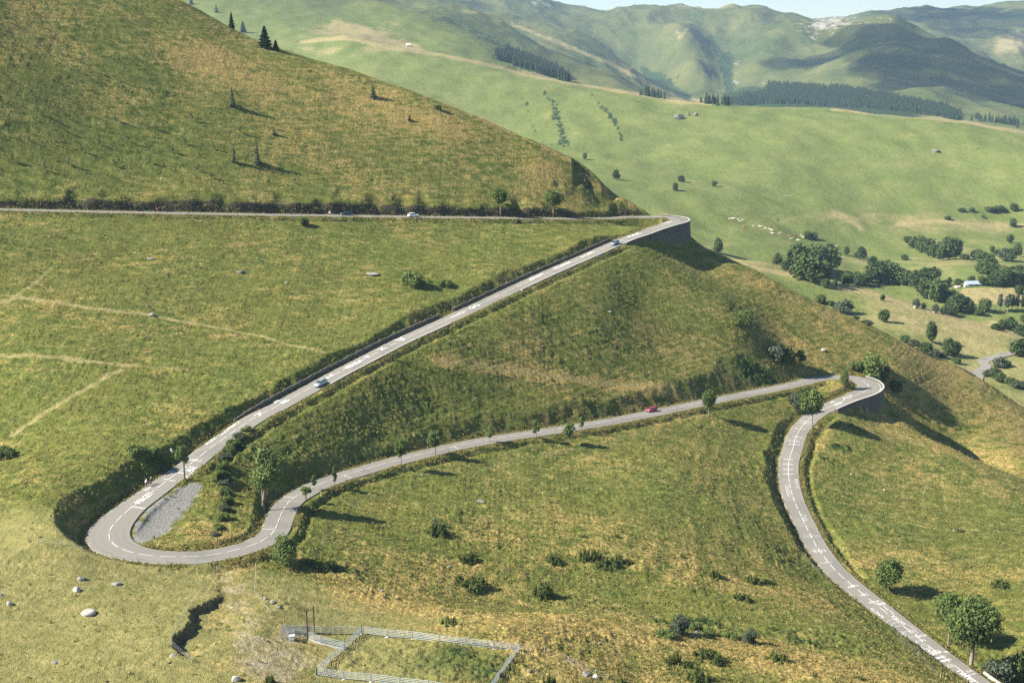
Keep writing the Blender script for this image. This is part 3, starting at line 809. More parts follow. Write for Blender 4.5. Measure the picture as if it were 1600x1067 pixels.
    tag(o, 'valley meadows and round green mountains behind the hillside', 'mountains', kind='structure')
    return o
mountains = build_far()

# ---------------------------------------------------------------- road surface and painted lines
def strip(name, i0, i1, offs, lift, material, parent=None, zfun=None):
    """lofted strip along the road between samples i0..i1; offs: list of (signed offset array, dz)"""
    idx = np.arange(i0, i1)
    rows = [np.c_[RP[idx, :2] + RN[idx] * np.asarray(o)[..., None] * np.ones((len(idx), 1)), RP[idx, 2] + dz + lift] for o, dz in offs]
    V = np.stack(rows, 1)
    n, k = V.shape[:2]
    F = grid_faces(n, k)
    return mesh_np(name, V.reshape(-1, 3), F[:, ::-1], material, True, parent)
NR = len(RS)
fr_ = (.93, .80, .65, .5, .35, .18)
road = strip('road', 0, NR, [(HL + .05, -.6), (HL, -0.02)] + [(HL * f, .06 - .08 * f) for f in fr_] + [(HL * 0, .06)] + [(-HR * f, .06 - .08 * f) for f in fr_[::-1]] + [(-HR, -0.02), (-HR - .05, -.6)], 0.0, M_ASPH)
wear_ = np.array([0, 0, 0, .5, 1, .4, .8, .5, 0, .5, .8, .4, 1, .5, 0, 0, 0])
edge_ = np.array([1, 1, .6, 0, 0, 0, 0, 0, 0, 0, 0, 0, 0, 0, .6, 1, 1.])
z_ = np.zeros((NR, 17))
set_mask(road, 'lane', np.stack([z_ + wear_, z_ + edge_, z_, z_], -1))
tag(road, 'grey two-lane mountain road winding in hairpins down the hillside', 'road', kind='structure')
def road_at(u, v):
    """road sample nearest to the spot seen at a photo pixel"""
    du, dv = RPXS[:, 0] - u, RPXS[:, 1] - v
    return int(np.argmin(du * du + dv * dv))
def project(P):
    P = np.asarray(P, float)
    f = P[..., 1] * math.cos(PITCH) - P[..., 2] * math.sin(PITCH)
    w = P[..., 1] * math.sin(PITCH) + P[..., 2] * math.cos(PITCH)
    return np.stack([800 + FPX * P[..., 0] / f, 533.5 - FPX * w / f], -1)
RPXS = project(RP)
def on_road(s, lat, lift=0.09):
    """point on the road surface: s metres along, lat metres to the left"""
    k = np.clip(np.asarray(s) / 0.75, 0, NR - 1.001)
    i = k.astype(int); t = (k - i)[..., None]
    p = RP[i] * (1 - t) + RP[i + 1] * t
    n = RN[i] * (1 - t) + RN[i + 1] * t
    la = np.asarray(lat)
    h = np.where(la > 0, np.interp(k, np.arange(NR), HL), np.interp(k, np.arange(NR), HR))
    crown = 0.06 - 0.08 * np.abs(la) / h
    return np.concatenate([p[..., :2] + n * la[..., None], (p[..., 2] + crown + lift)[..., None]], -1)
def quads(name, Q, material, parent):
    Q = np.asarray(Q).reshape(-1, 3)
    return mesh_np(name, Q, np.arange(len(Q)).reshape(-1, 4), material, False, parent)
# centre line: 3 m dashes, 1.33 m gaps; a continuous stretch where the photograph has one
Q = []
s = 2.0
while s < RS[-1] - 5:
    u, v = RPXS[int(s / .75)]
    ln, gap = 3.0, 1.33
    if 1225 < u < 1262 and 655 < v < 738: ln, gap = 5.2, 0.35
    for j in range(3):
        a, b = s + ln * j / 3, s + ln * (j + 1) / 3
        q = on_road(np.array([a, a, b, b]), np.array([-.065, .065, .065, -.065]))
        Q.append(q[::-1])
    s += ln + gap
quads('centre_line', Q, M_PAINT, road)
# edge lines at the two walled bends
Q = []
for (i0, i1, lat) in [(road_at(1345,594), road_at(1322,625), lambda i: HL[i] - .45)]:
    for i in range(i0, i1):
        if (i // 5) % 3 == 2: continue
        q = on_road(np.array([i, i, i + 1, i + 1]) * .75, np.array([lat(i) - .07, lat(i) + .07, lat(i) + .07, lat(i) - .07]))
        Q.append(q[::-1])
quads('edge_line', Q, M_PAINT, road)
def write(text, u, v, w, h, along=False, thin=0.0, lat=None, flip=False):
    """hand-painted word on the asphalt; reads upright for riders who climb"""
    cu = bpy.data.curves.new('painted_word', 'FONT')
    cu.body = text
    cu.align_x = 'CENTER'; cu.align_y = 'CENTER'
    cu.resolution_u = 2
    cu.offset = max(-.01, .004 + thin * .5)
    ob = bpy.data.objects.new('painted_word', cu)
    me = ob.to_mesh()
    V = np.array([x.co[:] for x in me.vertices])
    F = [tuple(p.vertices) for p in me.polygons]
    ob.to_mesh_clear()
    bpy.data.objects.remove(ob); bpy.data.curves.remove(cu)
    V[:, :2] -= (V[:, :2].max(0) + V[:, :2].min(0)) / 2
    V[:, :2] /= (V[:, :2].max(0) - V[:, :2].min(0))
    k = road_at(u, v)
    p = hit(u, v)
    s0 = k * .75 + (p[:2] - RP[k, :2]) @ RT[k]
    l0 = (p[:2] - RP[k, :2]) @ RN[k]
    # climbing riders face against the direction of the traced line
    X, Y = V[:, 0] * w, V[:, 1] * h
    wob = .04 * np.sin(V[:, 0] * 9 + s0)
    if along: S, L = s0 - X, l0 - (Y + wob)
    else: S, L = s0 - (Y + wob), l0 + X
    if flip: S, L = 2 * s0 - S, 2 * l0 - L
    me2 = bpy.data.meshes.new('painted_word')
    P = on_road(S, L, .085)
    me2.from_pydata([tuple(x) for x in P], [], [f[::-1] if along != flip and False else f for f in F])
    me2.update()
    me2.materials.append(M_PAINT if thin >= 0 else M_FADED)
    o = bpy.data.objects.new('painted_word', me2)
    COL.objects.link(o)
    o.parent = road
    # face the sky
    bm = bmesh.new(); bm.from_mesh(me2)
    for f in bm.faces:
        f.normal_update()
        if f.normal.z < 0: f.normal_flip()
    bm.to_mesh(me2); bm.free()
def ring(u, v, rs, rl, wd=.09, a0=0, a1=2 * math.pi, ds=0, dl=0):
    k = road_at(u, v)
    p = hit(u, v)
    s0 = k * .75 + (p[:2] - RP[k, :2]) @ RT[k] + ds
    l0 = (p[:2] - RP[k, :2]) @ RN[k] + dl
    Q = []
    n = 26
    for i in range(n):
        a, b = a0 + (a1 - a0) * i / n, a0 + (a1 - a0) * (i + 1) / n
        q = on_road(np.array([s0 + rs * math.cos(a), s0 + (rs + wd) * math.cos(a), s0 + (rs + wd) * math.cos(b), s0 + rs * math.cos(b)]),
                    np.array([l0 + rl * math.sin(a), l0 + (rl + wd) * math.sin(a), l0 + (rl + wd) * math.sin(b), l0 + rl * math.sin(b)]), .085)
        Q.append(q)
    return Q
M_FADED = plain('faded_paint', (0.50, 0.50, 0.47), .8, .25, 4)
write('PERGET', 226, 780, 5.4, 1.7, True, .004)
write('HORGNER', 216, 796, 3.2, .8)
write('ALEX', 231, 766, 2.2, 1.0, True, .01)
write('ALEX', 260, 752, 1.3, .7); write('POZ', 270, 754, 1.4, .7)
write('SAN FER', 275, 741, 4.2, .8)
write('ALE', 298, 735, 2.6, 1.8, True, .02)
write('ALLEZ', 298, 743, 4.0, 1.0, True, .03)
write('CARMELO', 304, 721, 3.8, .8)
write('ALLEZ', 329, 692, 4.0, 1.0, True); write('PIERROT', 366, 666, 5, 1.1, True); write('ANDY', 352, 678, 4, .8, True)
write('A', 431, 629, 2.4, 2.0, True, .03); write('S', 445, 630, 3.2, 1.4, True, .03); write('7', 406, 650, 2.6, 1.8, True, .03)
write('VENGA', 553, 571, 7.5, 1.9, True, .01); write('T', 575, 560, 2.8, 1.6, True, .02); write('ALE', 512, 592, 5, 1.2, True, .02)
write('X', 597, 547, 3, 2.0, True, .02); write('Y', 627, 532, 4, 2.6, True, .03); write('GO', 741, 481, 5, 2, True, .02); write('ALLEZ', 715, 494, 7, 1.2, True)
write('ANDY', 838, 434, 9, 1.5, True, .03); write('FRANK', 880, 416, 10, 1.6, True, .03); write('LUIS', 918, 399, 8, 1.6, True, .02); write('XAVI', 990, 369, 8, 2, True, .03); write('ROSE', 1042, 349, 6, 2, True, .02)
write('ALE', 1324, 622, 6, 1.2, True); write('VIVA', 1310, 633, 5, 1.5, True); write('T', 1300, 630, 2, 2, False)
for u, v, t in [(1260,660,'LUIS'),(1258,663,'SAMU'),(1250,672,'ALEX'),(1247,684,'SAMUEL'),(1240,691,'XABI'),(1241,697,'ALEX')]:
    write(t, u, v, 3.6, .55, False, 0.005)
for v in (720, 727.5, 735, 743): write('ALEX XABI', 1231.5, v, 2.9, .62, False, .012)
write('JAVIER', 1246, 757, 7, 1.2, True, -.002); write('PIERRE', 1231, 769, 7, 1.0, True, -.004)
write('RINO', 1257, 811, 4, 1.6, True, -.004); write('COCO', 1268, 840, 4.2, 1.2, False, -.004); write('IBAN', 1280, 862, 3.4, 1.6, False, -.004); write('TOMAS', 1290, 882, 3.6, .8, False, -.004)
write('ALBERTO', 1333, 918.5, 3.2, .8, False, .01); write('SAMUEL', 1351, 932, 2.6, 1.3, False, -.001); write('EUSKADI', 1366, 943, 3.0, .7); write('IBAN', 1377, 945.5, 2.0, 1.3, False)
write('ARIZTI', 1371, 960, 4.6, .8, True, .005); write('AUPA', 1388, 955, 4.2, .7, True); write('GORA', 1404, 970, 4.6, .9, True)
Q = ring(1413, 987, 3.2, 2.5) + ring(1418, 990, .8, .7, .08, 0, 6.28, 0, 1.0) + ring(1418, 990, .35, .3, .1, 0, 6.28, 0, 1.0) + ring(1414, 989, .9, .8, .08, 0, 6.28, 0.5, -1.2) + ring(1414, 989, .35, .3, .1, 0, 6.28, .5, -1.2) + ring(1420, 995, 1.6, 1.9, .08, 1.2, 4.9) + ring(1398, 976, 1.4, 2.4, .09, 2.4, 6.6)
quads('painted_face', Q, M_PAINT, road)
write('ANTON', 1440, 996, 2.6, .9); write('LEVI', 1436, 1004, 3.4, 1.0, False, -.004)
write('AMETS', 1449, 1017, 4.2, 1.6, True, -.002); write('LANDA', 1462, 1022, 2.8, 1.5); write('VIVE', 1478, 1021, 1.2, .8)
write('MAYO', 1470, 1030, 2.6, .8, False, .02); write('MIKEL', 1477, 1034, 3.4, .7, False, .02)
write('GORKA', 1481, 1043, 3.0, 1.4, False, -.001); write('EGOI', 1514, 1051, 1.4, .8); write('HAIMAR', 1494, 1059, 5, .9, True, .01); write('SAMU', 1510, 1059, 4.6, 1.4, True, .02); write('TXUS', 1519, 1055.5, 1.9, .6)
write('VIVE', 1240, 594, 4, 1.2, True, -.004)
# short cross lines left by old stop marks on the lower leg of the middle road
for u, v in [(420,822),(455,772),(535,737),(706,698)]:
    k = road_at(u, v)
    sgn = 1 if v > 700 and u < 500 else -1
    q = [on_road(np.array([k * .75 - .1, k * .75 - .1, k * .75 + .1, k * .75 + .1]), np.array([.2, 2.6, 2.6, .2]) * (1 if u < 500 else -1) * 1.0)]
    quads('cross_line', q if u >= 500 else [x[::-1] for x in q], M_PAINT, road)
# ---------------------------------------------------------------- the air
def build_haze():
    bm = bmesh.new()
    bmesh.ops.create_cube(bm, size=1.0)
    x0, x1, y0, y1, z0, z1 = -6200, 6200, -60, 9800, float(min(FG.min(), -0.3) * 0) - 420, 900
    for v in bm.verts:
        v.co = Vector(((x0 + x1) / 2 + v.co.x * (x1 - x0), (y0 + y1) / 2 + v.co.y * (y1 - y0), (z0 + z1) / 2 + v.co.z * (z1 - z0)))
    me = bpy.data.meshes.new('haze')
    bm.to_mesh(me); bm.free()
    m = bpy.data.materials.new('haze')
    m.use_nodes = True
    nt = m.node_tree
    nt.nodes.clear()
    v = nt.nodes.new('ShaderNodeVolumePrincipled')
    v.inputs['Color'].default_value = (0.55, 0.78, 1.0, 1)
    v.inputs['Density'].default_value = HAZE
    v.inputs['Anisotropy'].default_value = 0.1
    o = nt.nodes.new('ShaderNodeOutputMaterial')
    nt.links.new(v.outputs[0], o.inputs['Volume'])
    me.materials.append(m)
    ob = bpy.data.objects.new('haze', me)
    COL.objects.link(ob)
    tag(ob, 'thin blue summer haze lying over the valley and far mountains', 'haze', kind='stuff')
HAZE = 6.0e-5
build_haze()
# ---------------------------------------------------------------- small mesh kit
class MB:
    def __init__(s): s.v, s.f = [], []
    def add(s, V, F):
        o = len(s.v)
        s.v += [tuple(x) for x in V]
        s.f += [tuple(i + o for i in f) for f in F]
    def box(s, c, d, rot=0.0, taper=1.0):
        cr, sr = math.cos(rot), math.sin(rot)
        V = []
        for z in (-.5, .5):
            t = taper if z > 0 else 1.0
            for x, y in ((-.5, -.5), (.5, -.5), (.5, .5), (-.5, .5)):
                X, Y = x * d[0] * t, y * d[1] * t
                V.append((c[0] + X * cr - Y * sr, c[1] + X * sr + Y * cr, c[2] + z * d[2]))
        s.add(V, [(3, 2, 1, 0), (4, 5, 6, 7), (0, 1, 5, 4), (1, 2, 6, 5), (2, 3, 7, 6), (3, 0, 4, 7)])
    def tube(s, pts, rads, n=6, cap=True):
        pts = [Vector(p) for p in pts]
        rings = []
        for i, p in enumerate(pts):
            t = (pts[min(i + 1, len(pts) - 1)] - pts[max(i - 1, 0)]).normalized()
            a = Vector((0, 0, 1)) if abs(t.z) < .9 else Vector((1, 0, 0))
            x = t.cross(a).normalized(); y = t.cross(x)
            r = rads[i] if hasattr(rads, '__len__') else rads
            rings.append([p + (x * math.cos(q) + y * math.sin(q)) * r for q in [2 * math.pi * j / n for j in range(n)]])
        V = [q for r in rings for q in r]
        F = []
        for i in range(len(pts) - 1):
            for j in range(n):
                F.append((i * n + j, i * n + (j + 1) % n, (i + 1) * n + (j + 1) % n, (i + 1) * n + j))
        if cap:
            F.append(tuple(range(n)))
            F.append(tuple(reversed(range((len(pts) - 1) * n, len(pts) * n))))
        s.add(V, F)
    def build(s, name, m, parent=None, smooth_=False, bevel=0.0):
        me = bpy.data.meshes.new(name)
        me.from_pydata(s.v, [], s.f)
        me.update()
        if bevel:
            bm = bmesh.new(); bm.from_mesh(me)
            bmesh.ops.bevel(bm, geom=bm.edges[:], offset=bevel, segments=1, affect='EDGES', clamp_overlap=True)
            bm.to_mesh(me); bm.free()
        if m: me.materials.append(m)
        if smooth_: me.polygons.foreach_set('use_smooth', [True] * len(me.polygons))
        o = bpy.data.objects.new(name, me)
        COL.objects.link(o)
        if parent: o.parent = parent
        return o
def empty(name, loc, rz=0.0):
    o = bpy.data.objects.new(name, None)
    COL.objects.link(o)
    o.location = loc
    o.rotation_euler = (0, 0, rz)
    return o
def dup(root):
    r = root.copy(); COL.objects.link(r)
    for ch in root.children:
        c = ch.copy(); COL.objects.link(c); c.parent = r
        for g in ch.children:
            d = g.copy(); COL.objects.link(d); d.parent = c
    return r
FWD = np.array([0, math.cos(PITCH), -math.sin(PITCH)])
def mpp(P): return float(P @ FWD) / FPX          # metres per photo pixel at a place

# ---------------------------------------------------------------- plant materials
def leaf_mat(name, c1, c2, trans=0.25):
    m = bpy.data.materials.new(name)
    m.use_nodes = True
    nt = m.node_tree
    b = nt.nodes['Principled BSDF']
    k = NB(nt)
    geo = k.n('ShaderNodeNewGeometry')
    oi = k.n('ShaderNodeObjectInfo')
    f = k.math('ADD', k.math('MULTIPLY', geo.outputs['Random Per Island'], .6), k.math('MULTIPLY', oi.outputs['Random'], .4))
    col = k.mix(f, c1, c2)
    k.L.new(col, b.inputs['Base Color'])
    b.inputs['Roughness'].default_value = .75
    b.inputs['Specular IOR Level'].default_value = .15
    t = k.n('ShaderNodeBsdfTranslucent')
    k.L.new(col, t.inputs[0])
    mx = k.n('ShaderNodeMixShader')
    mx.inputs[0].default_value = trans
    k.L.new(b.outputs[0], mx.inputs[1]); k.L.new(t.outputs[0], mx.inputs[2])
    k.L.new(mx.outputs[0], nt.nodes['Material Output'].inputs[0])
    return m
M_LEAF = leaf_mat('broad_leaves', (0.062, 0.100, 0.026), (0.190, 0.238, 0.070))
M_LEAFL = leaf_mat('light_leaves', (0.075, 0.120, 0.032), (0.195, 0.245, 0.078))
M_LEAFG = leaf_mat('grey_green_leaves', (0.065, 0.090, 0.050), (0.13, 0.15, 0.095))
M_LEAFD = leaf_mat('far_leaves', (0.038, 0.070, 0.022), (0.125, 0.170, 0.055))
M_NEEDLE = leaf_mat('needles', (0.012, 0.028, 0.012), (0.036, 0.062, 0.024), .08)
M_JUNI = leaf_mat('juniper_needles', (0.042, 0.066, 0.016), (0.140, 0.165, 0.040), .1)
M_BARK = plain('bark', (0.12, 0.095, 0.07), .95, .4, 3)
M_BARKL = plain('pale_bark', (0.26, 0.22, 0.175), .95, .35, 3)

def leaf_cloud(rs, blobs, n, size, flat=0.0, up=0.3, shell=.55):
    """n leaf-cluster quads spread through the blobs (cx,cy,cz,rx,ry,rz)"""
    B = np.array(blobs, float)
    vol = B[:, 3] * B[:, 4] * B[:, 5]
    which = rs.choice(len(B), n, p=vol ** .75 / (vol ** .75).sum())
    d = rs.normal(size=(n, 3)); d /= np.linalg.norm(d, axis=1)[:, None]
    r = shell + (1 - shell) * rs.rand(n) ** .6
    r *= 1 + .22 * rs.normal(size=n)
    C = B[which, :3] + d * r[:, None] * B[which, 3:]
    nrm = d + np.array([0, 0, up]) + .75 * rs.normal(size=(n, 3))
    nrm /= np.linalg.norm(nrm, axis=1)[:, None]
    t = np.cross(nrm, rs.normal(size=(n, 3)))
    t /= np.linalg.norm(t, axis=1)[:, None]
    b = np.cross(nrm, t)
    sz = size * (.6 + .8 * rs.rand(n))[:, None]
    el = (.7 + .6 * rs.rand(n))[:, None]
    V = np.stack([C - t * sz * el, C - b * sz / el * .7, C + t * sz * el, C + b * sz / el * .7], 1)
    V += .18 * size * rs.normal(size=V.shape)
    return V.reshape(-1, 3)
def leaf_obj(name, V, m, parent):
    return mesh_np(name, V, np.arange(len(V)).reshape(-1, 4), m, False, parent)
def crown_blobs(rs, n, z0, z1, R, lean=0.0, shape='round'):
    out = []
    for i in range(n):
        f = (i + .5) / n
        z = z0 + (z1 - z0) * f
        if shape == 'round': w = math.sqrt(max(.05, 1 - (2 * f - .95) ** 2))
        elif shape == 'cone': w = 1.05 - f
        else: w = .55 + .5 * math.sin(math.pi * min(1, f + .12))
        a = rs.rand() * 6.28
        rr = R * w * (.25 + .5 * rs.rand())
        s = R * (.40 + .22 * rs.rand()) * (.6 + .5 * w)
        out.append((rr * math.cos(a) + lean * f, rr * math.sin(a), z, s, s, s * (.75 + .3 * rs.rand())))
    return out
PROTO = {}
def make_tree(key, seed, h, R, z0, n_blob, n_leaf, size, lm, bm_, shape='round', trunk_r=.16, fork=0, lean=0.0, limbs=5, n_tr=7):
    """one tree: tapering trunk with limbs, crown of leaf clusters; h metres tall, R crown radius"""
    rs = np.random.RandomState(seed)
    root = empty('broadleaf_tree', (0, 0, 0))
    mb = MB()
    top = z0 + (h - z0) * .55
    def path(p0, p1, r0, r1, bend, k=5):
        p0, p1 = Vector(p0), Vector(p1)
        b = Vector((rs.normal() * bend, rs.normal() * bend, 0))
        pts = [p0.lerp(p1, i / k) + b * math.sin(math.pi * i / k) for i in range(k + 1)]
        mb.tube(pts, [r0 + (r1 - r0) * i / k for i in range(k + 1)], n_tr)
        return pts
    if fork:
        zf = z0 * fork
        path((0, 0, -.9), (.05, 0, zf), trunk_r * 1.25, trunk_r * .95, .05)
        tips = []
        for s in (-1, 1):
            e = (s * R * .38 + lean * .5, rs.normal() * .3, top)
            path((.05, 0, zf - .15), e, trunk_r * .72, trunk_r * .25, .25)
            tips.append(e)
    else:
        path((0, 0, -.9), (lean * .5, 0, top), trunk_r * 1.2, trunk_r * .3, .12)
        tips = [(lean * .5, 0, top)]
    blobs = crown_blobs(rs, n_blob, z0 + R * .25, h - R * .38, R, lean, shape)
    for i in range(limbs):
        b = blobs[rs.randint(len(blobs))]
        t = tips[rs.randint(len(tips))]
        f = .35 + .4 * rs.rand()
        base = Vector((0.05, 0, z0 * (fork or .9))).lerp(Vector(t), f)
        path(base, b[:3], trunk_r * .34, trunk_r * .08, .15, 3)
    mb.build('trunk', bm_, root, True)
    leaf_obj('crown', leaf_cloud(rs, blobs, n_leaf, size), lm, root)
    PROTO[key] = (root, h, 2 * R * 1.05, [False])
    return root
def make_conifer(key, seed, h, R, n, m=None):
    rs = np.random.RandomState(seed)
    root = empty('conifer_tree', (0, 0, 0))
    mb = MB(); mb.tube([(0, 0, -.8), (0, 0, h * .5), (0, 0, h * .97)], [R * .09, R * .06, .02], 6)
    mb.build('trunk', M_BARK, root, True)
    z = h * (.06 + .94 * rs.rand(n) ** 1.25)
    a = rs.rand(n) * 6.28
    rad = R * (1 - z / h) ** .85
    tier = .75 + .25 * np.cos(z / h * 40 + a)
    r = rad * (.35 + .65 * rs.rand(n) ** .5) * tier
    C = np.stack([r * np.cos(a), r * np.sin(a), z - .25 * r], 1)
    out = np.stack([np.cos(a), np.sin(a), -.35 + .3 * rs.normal(size=n)], 1)
    side = np.stack([-np.sin(a), np.cos(a), .3 * rs.normal(size=n)], 1)
    L = (.10 * h * (.4 + .8 * (1 - z / h)) * (.6 + .6 * rs.rand(n)))[:, None]
    W = L * .42
    V = np.stack([C - out * L * .5, C + side * W, C + out * L, C - side * W], 1).reshape(-1, 3)
    V += .02 * h * rs.normal(size=V.shape) * .5
    leaf_obj('crown', V, m or M_NEEDLE, root)
    PROTO[key] = (root, h, 2 * R, [False])
def make_juniper(key, seed, h, R, n_sp, n_leaf, columnar=False, flat=False):
    rs = np.random.RandomState(seed)
    root = empty('juniper_shrub', (0, 0, 0))
    mb = MB(); V = []
    for i in range(n_sp):
        a, r = rs.rand() * 6.28, R * .85 * math.sqrt(rs.rand())
        if columnar: r *= .15
        hh = h * (1 - .55 * (r / R) ** 1.5) * (.65 + .4 * rs.rand())
        if flat: hh = h * (.55 + .5 * rs.rand())
        x, y = r * math.cos(a), r * math.sin(a)
        mb.tube([(x * .3, y * .3, -.3), (x * .8, y * .8, hh * .4), (x, y, hh * .85)], [.05, .035, .01], 5)
        w = R * (.16 + .12 * rs.rand()) if not columnar else R * .55
        if flat: w = R * .34
        bl = [(x, y, hh * f, w * (1.15 - f), w * (1.15 - f), hh * .20) for f in (.12, .35, .58, .82, .97)]
        V.append(leaf_cloud(rs, bl, n_leaf // n_sp, .11 * (1 if not flat else 1.2), up=.8))
    mb.build('stem', M_BARK, root, True)
    leaf_obj('foliage', np.concatenate(V), M_JUNI, root)
    PROTO[key] = (root, h, 2 * R, [False])
def make_bush(key, seed, h, R, n_leaf, lm, size=.3):
    rs = np.random.RandomState(seed)
    root = empty('leafy_bush', (0, 0, 0))
    mb = MB()
    blobs = []
    for i in range(9):
        a, r = rs.rand() * 6.28, R * .7 * math.sqrt(rs.rand())
        x, y, z = r * math.cos(a), r * math.sin(a), h * (.3 + .45 * rs.rand())
        s = R * (.32 + .2 * rs.rand())
        blobs.append((x, y, z, s, s, min(z, h - z) * (.8 + .3 * rs.rand())))
        mb.tube([(x * .2, y * .2, -.5), (x * .6, y * .6, z * .5), (x, y, z)], [.09, .06, .02], 5)
    mb.build('stem', M_BARK, root, True)
    leaf_obj('foliage', leaf_cloud(rs, blobs, n_leaf, size, shell=.4), lm, root)
    PROTO[key] = (root, h, 2 * R, [False])
make_tree('round', 1, 9, 3.6, 2.2, 16, 5200, .30, M_LEAF, M_BARK, trunk_r=.20)
make_tree('lolli', 2, 9, 2.5, 4.0, 13, 4200, .26, M_LEAF, M_BARKL, trunk_r=.17)
make_tree('forked', 3, 9, 3.4, 3.9, 15, 4600, .28, M_LEAF, M_BARKL, trunk_r=.22, fork=.62)
make_tree('spread', 4, 12.5, 4.6, 4.6, 20, 9000, .30, M_LEAF, M_BARKL, trunk_r=.42, fork=.62, limbs=9)
make_tree('slim', 5, 8, 1.35, 2.4, 9, 1300, .22, M_LEAFL, M_BARK, shape='tall', trunk_r=.09, limbs=6)
make_tree('slim2', 6, 8, 1.6, 2.9, 10, 1900, .22, M_LEAFL, M_BARK, shape='tall', trunk_r=.10, limbs=6, lean=.4)
make_tree('tall', 7, 12, 2.6, 4.4, 16, 5200, .27, M_LEAFL, M_BARKL, shape='tall', trunk_r=.26, fork=.45, lean=-1.0, limbs=8)
make_tree('pollard', 8, 8, 1.8, 4.3, 9, 1500, .24, M_LEAF, M_BARK, trunk_r=.19, fork=.9, limbs=7)
make_tree('egg', 9, 6.5, 2.4, .5, 16, 6000, .22, M_LEAF, M_BARK, shape='tall', trunk_r=.15)
make_tree('wisp', 10, 7, 1.1, 1.2, 9, 230, .22, M_LEAFG, M_BARKL, shape='tall', trunk_r=.05, limbs=8)
make_tree('f_round', 11, 10, 5.0, 1.0, 15, 1500, .62, M_LEAFD, M_BARK, trunk_r=.3)
make_tree('f_oval', 12, 12, 4.0, 1.5, 14, 1300, .60, M_LEAFD, M_BARK, shape='tall', trunk_r=.3)
make_tree('f_pale', 13, 11, 4.4, 1.2, 14, 1300, .58, M_LEAFG, M_BARKL, trunk_r=.3)
make_tree('f_poplar', 14, 14, 2.2, 4.0, 13, 900, .52, M_LEAFG, M_BARKL, shape='tall', trunk_r=.22)
make_conifer('spruce', 15, 9, 2.6, 1500)
make_conifer('larch', 16, 8, 1.5, 240, M_LEAFG)
make_juniper('juniper', 17, 2.6, 2.2, 22, 5200)
make_juniper('juni_tall', 18, 3.6, 1.6, 12, 3600)
make_juniper('juni_col', 19, 4.2, .8, 3, 1800, columnar=True)
make_juniper('juni_flat', 20, 1.1, 3.0, 26, 5000, flat=True)
make_bush('bush', 21, 4, 3.2, 3200, M_LEAF)
make_bush('bush_pale', 22, 4, 3.0, 2600, M_LEAFG)
NAMES = {'sprue': 1}
def plant(key, u, v, hpx, wpx, label, cat=None, group=None, name=None, rz=None, foot=None):
    # foot: distance of a plant whose base is hidden behind something; v is then the height of its top
    root, h, w, used = PROTO[key]
    r = root if not used[0] else dup(root)
    used[0] = True
    if foot:
        T = uvD(u, v, foot)
        P = np.array([T[0], foot, float(zground(T[0], foot))])
        hpx = (T[2] - P[2]) / mpp(P) * .98
    else:
        P = hit(u, v)
    k = mpp(P)
    dep = max(.5, math.cos(math.atan2(-P[2], P[1])))
    sh, sw = hpx * k / dep / h, wpx * k / w
    r.location = (P[0], P[1], P[2] - .05)
    r.rotation_euler = (0, 0, rnd.uniform(0, 6.28) if rz is None else rz)
    r.scale = (sw, sw, sh)
    if name: r.name = name
    elif 'name0' in r: r.name = r['name0']
    r['category'] = cat or ('tree' if 'tree' in r.name else 'shrub')
    r['label'] = label
    if group: r['group'] = group
    elif 'group' in r: del r['group']
    return r

G_ROAD = 'young trees along the middle road'
plant('lolli', 782, 338.5, 41, 25, 'round-crowned tree on the upper road verge, left of the fork-trunked one', group='trees on the verge of the upper road', rz=0)
plant('forked', 864, 340.5, 39, 30, 'wide fork-trunked tree on the upper road verge near the upper bend', group='trees on the verge of the upper road', rz=.2)
plant('egg', 1121, 396, 25, 15, 'small dark tree alone on the ridge edge below the upper walled bend')
plant('round', 1160, 515, 32, 31, 'round bushy tree alone on the open slope between the two walled bends', rz=1)
plant('bush_pale', 1214, 562, 24, 30, 'grey-green bush on the shaded bank, leftmost of the clump above the road')
plant('bush', 1231, 572, 26, 24, 'darker leafy bush in the middle of the clump on the shaded bank')
plant('slim2', 1250, 577, 30, 17, 'upright pale tree at the right end of the clump on the shaded bank')
plant('bush', 1366, 559, 0, 50, 'big leafy bush behind the parapet of the lower walled bend', rz=2, foot=450.0)
plant('bush', 1336, 565, 0, 20, 'small bush beside the road entering the lower walled bend', foot=452.0)
plant('bush', 1400, 613, 18, 18, 'small dark bush on the grass edge right of the lower walled bend')
plant('egg', 1319, 603, 27, 11, 'narrow little tree on the inner verge of the lower walled bend')
plant('lolli', 1268, 671, 63, 36, 'tall round-headed tree on a bare trunk beside the road below the walled bend', rz=2)
plant('bush_pale', 1244, 640, 26, 26, 'pale bush hugging the bank left of the tall round-headed tree')
plant('forked', 1107, 651, 43, 24, 'leafy tree on the lower verge of the middle road, right of the red car')
for u, v, hp, wp, key_, lab in [
    (890, 696, 36, 17, 'slim2', 'denser young tree on the downhill verge, left of the red car'),
    (908, 676, 26, 9, 'slim', 'very slight sapling just right of the denser young tree by the middle road'),
    (838, 686, 30, 12, 'slim', 'slight sapling on the road verge midway along the middle road'),
    (765, 692, 26, 13, 'slim2', 'small leafy sapling on the far side of the middle road'),
    (680, 712, 40, 20, 'slim2', 'bushier of two neighbouring young trees in front of the middle road'),
    (627, 731, 46, 18, 'slim2', 'taller of two neighbouring young trees in front of the middle road'),
    (523, 766, 40, 9, 'slim', 'thin sapling rising in front of the road near the curve'),
    (490, 767, 27, 10, 'slim', 'short sapling standing in front of the road curve, behind the squat one'),
    (478, 783, 22, 18, 'pollard', 'squat dark-leaved tree at the outer edge of the road curve')]:
    plant(key_, u, v, hp, wp, lab, group=G_ROAD)
plant('tall', 412, 797, 96, 42, 'tall leaning tree with a forked trunk inside the lowest bend', rz=3.2)
plant('pollard', 289, 752.5, 56, 22, 'small pollarded tree with a bare dark trunk beside the road graffiti', rz=1.4)
